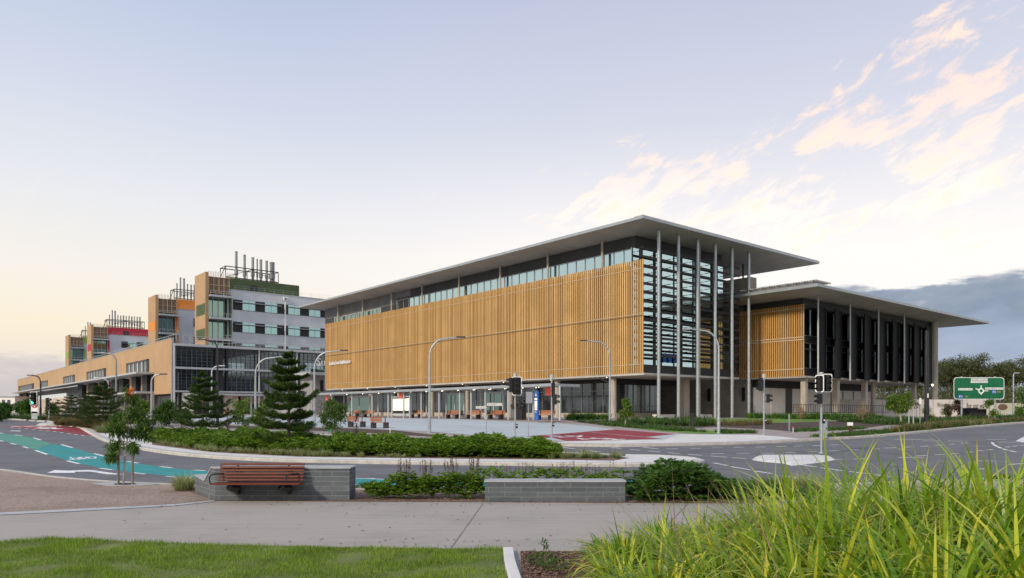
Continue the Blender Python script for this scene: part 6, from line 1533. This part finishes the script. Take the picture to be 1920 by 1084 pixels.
broadleaf('small bright green tree beside the right end of the bus canopy', (1173, 800), [(1174, 762, 9, 9, 200), (1178, 773, 10, 7, 170), (1168, 777, 10, 6, 150), (1173, 752, 6, 5, 70)], .2, .09, 'leafyoung', .05)
broadleaf('flat topped green tree with reddish base in front of the finned building', (1691, 797), [(1680, 748, 18, 8, 420), (1694, 756, 16, 9, 380), (1672, 760, 12, 9, 240), (1698, 742, 8, 5, 100), (1688, 768, 16, 7, 260)], .22, .09, 'leafyoung', .08, name='young_tree')
broadleaf('sparse yellowish shrub tree left of the island signal', (1503, 790), [(1503, 768, 11, 14, 150), (1509, 778, 10, 8, 80), (1498, 780, 8, 8, 70)], .14, .04, 'straw', .03)
broadleaf('sparse yellowish shrub tree in front of the white panelled wall', (1618, 792), [(1617, 768, 13, 12, 170), (1610, 779, 10, 8, 80), (1626, 776, 9, 9, 90)], .14, .04, 'straw', .03)
broadleaf('feathery light green shrub right beside the black pole', (1742, 795), [(1741, 768, 9, 12, 190), (1744, 782, 9, 10, 190)], .2, .05, 'leafyoung', .04)
broadleaf('young tree in front of the right post of the direction sign', (1853, 791), [(1856, 752, 8, 8, 90), (1850, 760, 8, 7, 90), (1858, 775, 8, 9, 100), (1846, 786, 8, 5, 60)], .2, .08, 'leafyoung', .04)
broadleaf('rusty brown leafed shrub left of the direction sign post', (1795, 789), [(1797, 756, 8, 9, 150), (1790, 766, 10, 8, 150), (1799, 774, 8, 8, 120)], .2, .07, 'redleaf', .04)
broadleaf('olive leafed shrub between the round column and the direction sign', (1776, 789), [(1774, 768, 13, 10, 260), (1783, 778, 9, 8, 160)], .2, .06, 'drygrass', .04)
broadleaf('dark round shrub before the picture boards at the far right', (1908, 785), [(1908, 772, 8, 8, 240)], .25, .1, 'hedgedark', .05)
broadleaf('thin pale trunked tree cut by the right edge of the picture', (1924, 790), [(1932, 740, 22, 25, 300), (1918, 765, 8, 8, 60)], .25, .08, 'leaf', .07)
# far left trees
random.seed(31)
for i, (bx_, by_, cx_, cy_, rx, ry, lb) in enumerate([(14, 785, 12, 768, 14, 12, 'dark leafy bush at the left edge of the street'), (35, 783, 37, 764, 13, 12, 'dark leafy tree second from the left edge behind the kerb'), (52, 784, 52, 762, 13, 13, 'dark leafy tree left of the green traffic light'), (-8, 788, -6, 772, 14, 14, 'lighter leafy bush cut by the left edge of the picture'), (98, 786, 100, 768, 10, 12, 'leafy shrub between the two far left signals'), (-60, 786, -62, 765, 18, 16, 'dark leafy tree beyond the left edge'), (268, 793, 270, 765, 11, 14, 'yellow green tree behind the sapling crown'), (345, 796, 347, 778, 12, 10, 'low dark bush left of the second conifer')]):
    broadleaf(lb, (bx_, by_), [(cx_, cy_, rx, ry, 380), (cx_ + U(-7, 7), cy_ + 6, rx * .7, ry * .6, 200)], .35, .14, 'hedgedark' if i != 6 else 'leafyoung', .09, group='small trees behind the far left kerb' if i in (0, 1, 2, 5) else None)
# ---- tiered conifers
def conifer(label, base, top_y, width, n_wh=10, m='pine', lowest=.12, seed=1, dens=1.0, group='tiered conifers', dz=0.0):
    random.seed(seed); g = G(base[0], base[1], dz); Y = g.y; Ht = zat(top_y, Y) - g.z; Rm = width * .43 / F * Y
    t = thing('conifer', label, 'tree', g, group)
    b = MB(); b.tube([g + Vector((0, 0, -.05)), g + Vector((.02, 0, Ht * .5)), g + Vector((0, 0, Ht))], [Ht * .022, Ht * .013, .012], 8); b.build('trunk', M['bark'], t, smooth=True)
    nb = MB(); br = MB(); nw = .03 * Ht / 4.8
    for k in range(n_wh):
        f = k / (n_wh - 1); z = Ht * (lowest + (1 - lowest) * (f ** .86) * .965); r = Rm * (1 - f) ** .70 * U(.88, 1.08) + Rm * .10
        if k == 0: r *= .9
        nbr = 6 if f < .8 else 5; off = U(0, 6.28)
        for j in range(nbr):
            a = off + j * 2 * math.pi / nbr + U(-.18, .18); rr = r * U(.62, 1.12); zj = U(-.022, .022) * Ht; h = Vector((math.cos(a), math.sin(a), 0)); s = Vector((-h.y, h.x, 0)); sag = -.10 if f < .5 else .02
            def bp(u): return g + Vector((0, 0, z + zj)) + h * rr * u + Vector((0, 0, rr * (sag * math.sin(u * math.pi) + (.30 if f > .3 else .18) * u ** 2.2)))
            br.tube([bp(0), bp(.5), bp(1)], [.02 * Ht / 4.8, .014 * Ht / 4.8, .005], 5)
            steps = max(5, int(11 * rr / Rm * dens + 4))
            for q in range(steps):
                u = .12 + .88 * q / (steps - 1); p = bp(u); ln = rr * .52 * (1 - .62 * abs(u - .35)) * U(.75, 1.1)
                if u > .93: ln *= .5
                for sd_ in (-1, 1):
                    d = (h * .85 + s * sd_ * U(.7, 1.05)).normalized()
                    m1 = p + d * ln * .55 + Vector((0, 0, -.03 * ln)); m2 = p + d * ln + Vector((0, 0, .20 * ln))
                    ns = max(4, int(9 * dens))
                    for w_ in range(ns):        # needles clothe the branchlet, mostly on its upper side
                        v = w_ / (ns - 1); c_ = p.lerp(m1, v * 2) if v < .5 else m1.lerp(m2, v * 2 - 1)
                        for _ in range(4):
                            dd = d * U(.5, 1.0) + rv() * .6 + Vector((0, 0, .5)); leaf(nb, c_ + rv() * nw * 1.2, dd, nw * U(3.0, 5.5), nw * .9, .1)
                for _ in range(3): leaf(nb, p, h * .8 + rv() * .6 + Vector((0, 0, .8)), nw * U(2.6, 4.4), nw * .6, .1)
    for _ in range(60): leaf(nb, g + Vector((0, 0, Ht * U(.93, 1.0))), rv() + Vector((0, 0, .9)), nw * 3, nw * .5)
    br.build('branches', M['bark'], t, smooth=True); nb.build('foliage', M[m], t, recalc=False)
    return t
conifer('large dark tiered conifer in front of the left end of the batten screen', (541, 846), 662, 146, 10, seed=3, dens=1.45)
conifer('second tiered conifer, standing before the glass hospital end', (380, 829), 699, 128, 9, seed=8, dens=1.35)
conifer('tall tiered conifer in the left bed behind the sapling', (193, 803), 718, 96, 10, 'pinefar', seed=12, dens=1.3)
conifer('shorter tiered conifer just left of the tallest one in the left bed', (166, 801), 737, 74, 8, 'pinefar', seed=14, dens=1.2)
conifer('tiered conifer behind the grey sign back', (134, 795), 741, 64, 8, 'pinefar', seed=15, dens=1.2)
conifer('low spreading tiered conifer left of the grey sign back', (110, 793), 750, 56, 6, 'pinefar', seed=17, dens=1.2)
conifer('short tiered conifer between the round dark tree and the second conifer', (340, 812), 752, 50, 6, 'pinefar', seed=19, dens=.8)
# ---- maroon cordylines
def cordyline(label, base, top_y, seed):
    random.seed(seed); g = G(*base); Ht = zat(top_y, g.y) - g.z; t = thing('cordyline', label, 'plant', g, 'maroon cordylines in the median'); b = MB()
    b.tube([g, g + Vector((.03, 0, Ht * .6))], [.035, .02], 7); b.build('stem', M['bark'], t); b = MB()
    for _ in range(170):
        f = rnd(); a = U(0, 6.28); p = g + Vector((.03 * f, 0, Ht * (.1 + .78 * f))); d = Vector((math.cos(a), math.sin(a), .9 if f > .7 else U(-.3, .6))); leaf(b, p, d, U(.14, .26), .045, .2, .4)
    b.build('foliage', M['redleaf'], t, recalc=False)
cordyline('maroon cordyline at the top edge of the hedge, in front of the left busway bench', (667, 846), 764, 1)
cordyline('maroon cordyline between the second conifer and the light green trees', (426, 833), 756, 2)
# ---- gum trees beyond the hoarding
def gum(label, X, Y, Ht, seed, spread=1.0):
    random.seed(seed); g = Vector((X, Y, GZ)); t = thing('gum_tree', label, 'tree', g, 'gum trees beyond the hoarding'); tr = MB(); cr_ = MB()
    tops = []
    lean = U(-.06, .06)
    fork = g + Vector((lean * Ht, 0, Ht * U(.35, .5)))
    tr.tube([g, g.lerp(fork, .5) + Vector((U(-.15, .15), 0, 0)), fork], [.26, .2, .15], 8)
    for k in range(6):
        a = k * 1.05 + U(-.3, .3); e = fork + Vector((math.cos(a) * spread * U(1.2, 3.0), math.sin(a) * U(1, 2.4), (Ht - fork.z + g.z) * U(.55, .92))); mid = fork.lerp(e, .5) + Vector((U(-.5, .5), U(-.5, .5), -.3)); tr.tube([fork, mid, e], [.11, .075, .03], 6); tops += [(e, 1.0), (mid + Vector((U(-1, 1), U(-1, 1), U(.3, 1.2))), .7)]
        e2 = mid + Vector((math.cos(a + .8) * 1.6, math.sin(a + .8) * 1.4, U(.8, 2.2))); tr.tube([mid, e2], [.05, .02], 5); tops.append((e2, .8))
    for e, s in tops:
        for _ in range(4):
            c = e + Vector((U(-1.1, 1.1), U(-1.1, 1.1), U(-.6, .7))); cluster(cr_, c, (1.5 * s, 1.3 * s, .85 * s), 120, .42, .17, .0, .2)
    for _ in range(20):
        c = g + Vector((lean * Ht + U(-2.2, 2.2), U(-1.6, 1.6), Ht * U(.2, .85))); cluster(cr_, c, (1.3, 1.1, .8), 70, .42, .17, .0, .2)
    tr.build('trunk', M['palebark'], t, smooth=True); cr_.build('crown', M['euc'], t, recalc=False); return t
protos = [gum('gum tree above the left part of the green sign', 97, 162, 12.8, 41), gum('broad gum tree left of the green sign', 89, 158, 11.2, 42, 1.3), gum('gum tree far right of the green sign', 110, 160, 11.5, 43, 1.2)]
gp = [(93, 168, 12.2, 'gum tree directly behind the broad one left of the sign'), (101, 160, 13.2, 'highest gum tree, above the middle of the green sign'), (105, 166, 10.8, 'lower gum tree above the right corner of the green sign'), (114, 168, 12.4, 'gum tree near the right edge of the picture'),
      (84, 160, 10.5, 'gum tree touching the round concrete column'), (79, 165, 10, 'gum tree seen under the finned building, right part'), (73, 163, 10, 'gum tree seen under the finned building, left part'), (118, 160, 12.8, 'tall gum tree at the right edge of the picture'), (125, 165, 12, 'gum tree just beyond the right edge'), (99, 176, 12, 'gum tree in the second row behind the highest one'), (108, 178, 12.4, 'gum tree in the second row right of the sign'), (90, 178, 11.4, 'gum tree in the second row left of the sign'), (134, 168, 13, 'gum tree well beyond the right edge'), (81, 178, 10.8, 'gum tree in the second row behind the column')]
for i, (x, y, h, lb) in enumerate(gp):
    q = protos[i % 3]; h0 = (12.8, 11.2, 11.5)[i % 3]; k = h / h0; copytree(q, (x, y, GZ), i * 1.3, lb, (k * (1 + .1 * (i % 2)), k, k))
b = MB(); random.seed(77)
for _ in range(950):
    x = U(60, 150); y = U(146, 196); cluster(b, (x, y, GZ + U(.3, 7.0) * (.55 + .45 * rnd())), (2.0, 1.6, 1.3), 50, .55, .25)
tag(b.build('understorey', M['euc'], recalc=False), 'dark shrubby undergrowth below the gum trees', 'undergrowth', kind='stuff')
b = MB()
for _ in range(120):
    x = U(55, 118) ; y = U(107, 110); cluster(b, (x, y, GZ + U(1.2, 2.4)), (.8, .5, .4), 26, .2, .09)
tag(b.build('flowering_bushes', leafmat('pale_flowers', (.14, .16, .08), (.30, .28, .20), (.55, .50, .42)), recalc=False), 'pale flowering bushes just above the hoarding', 'shrubs', kind='stuff')
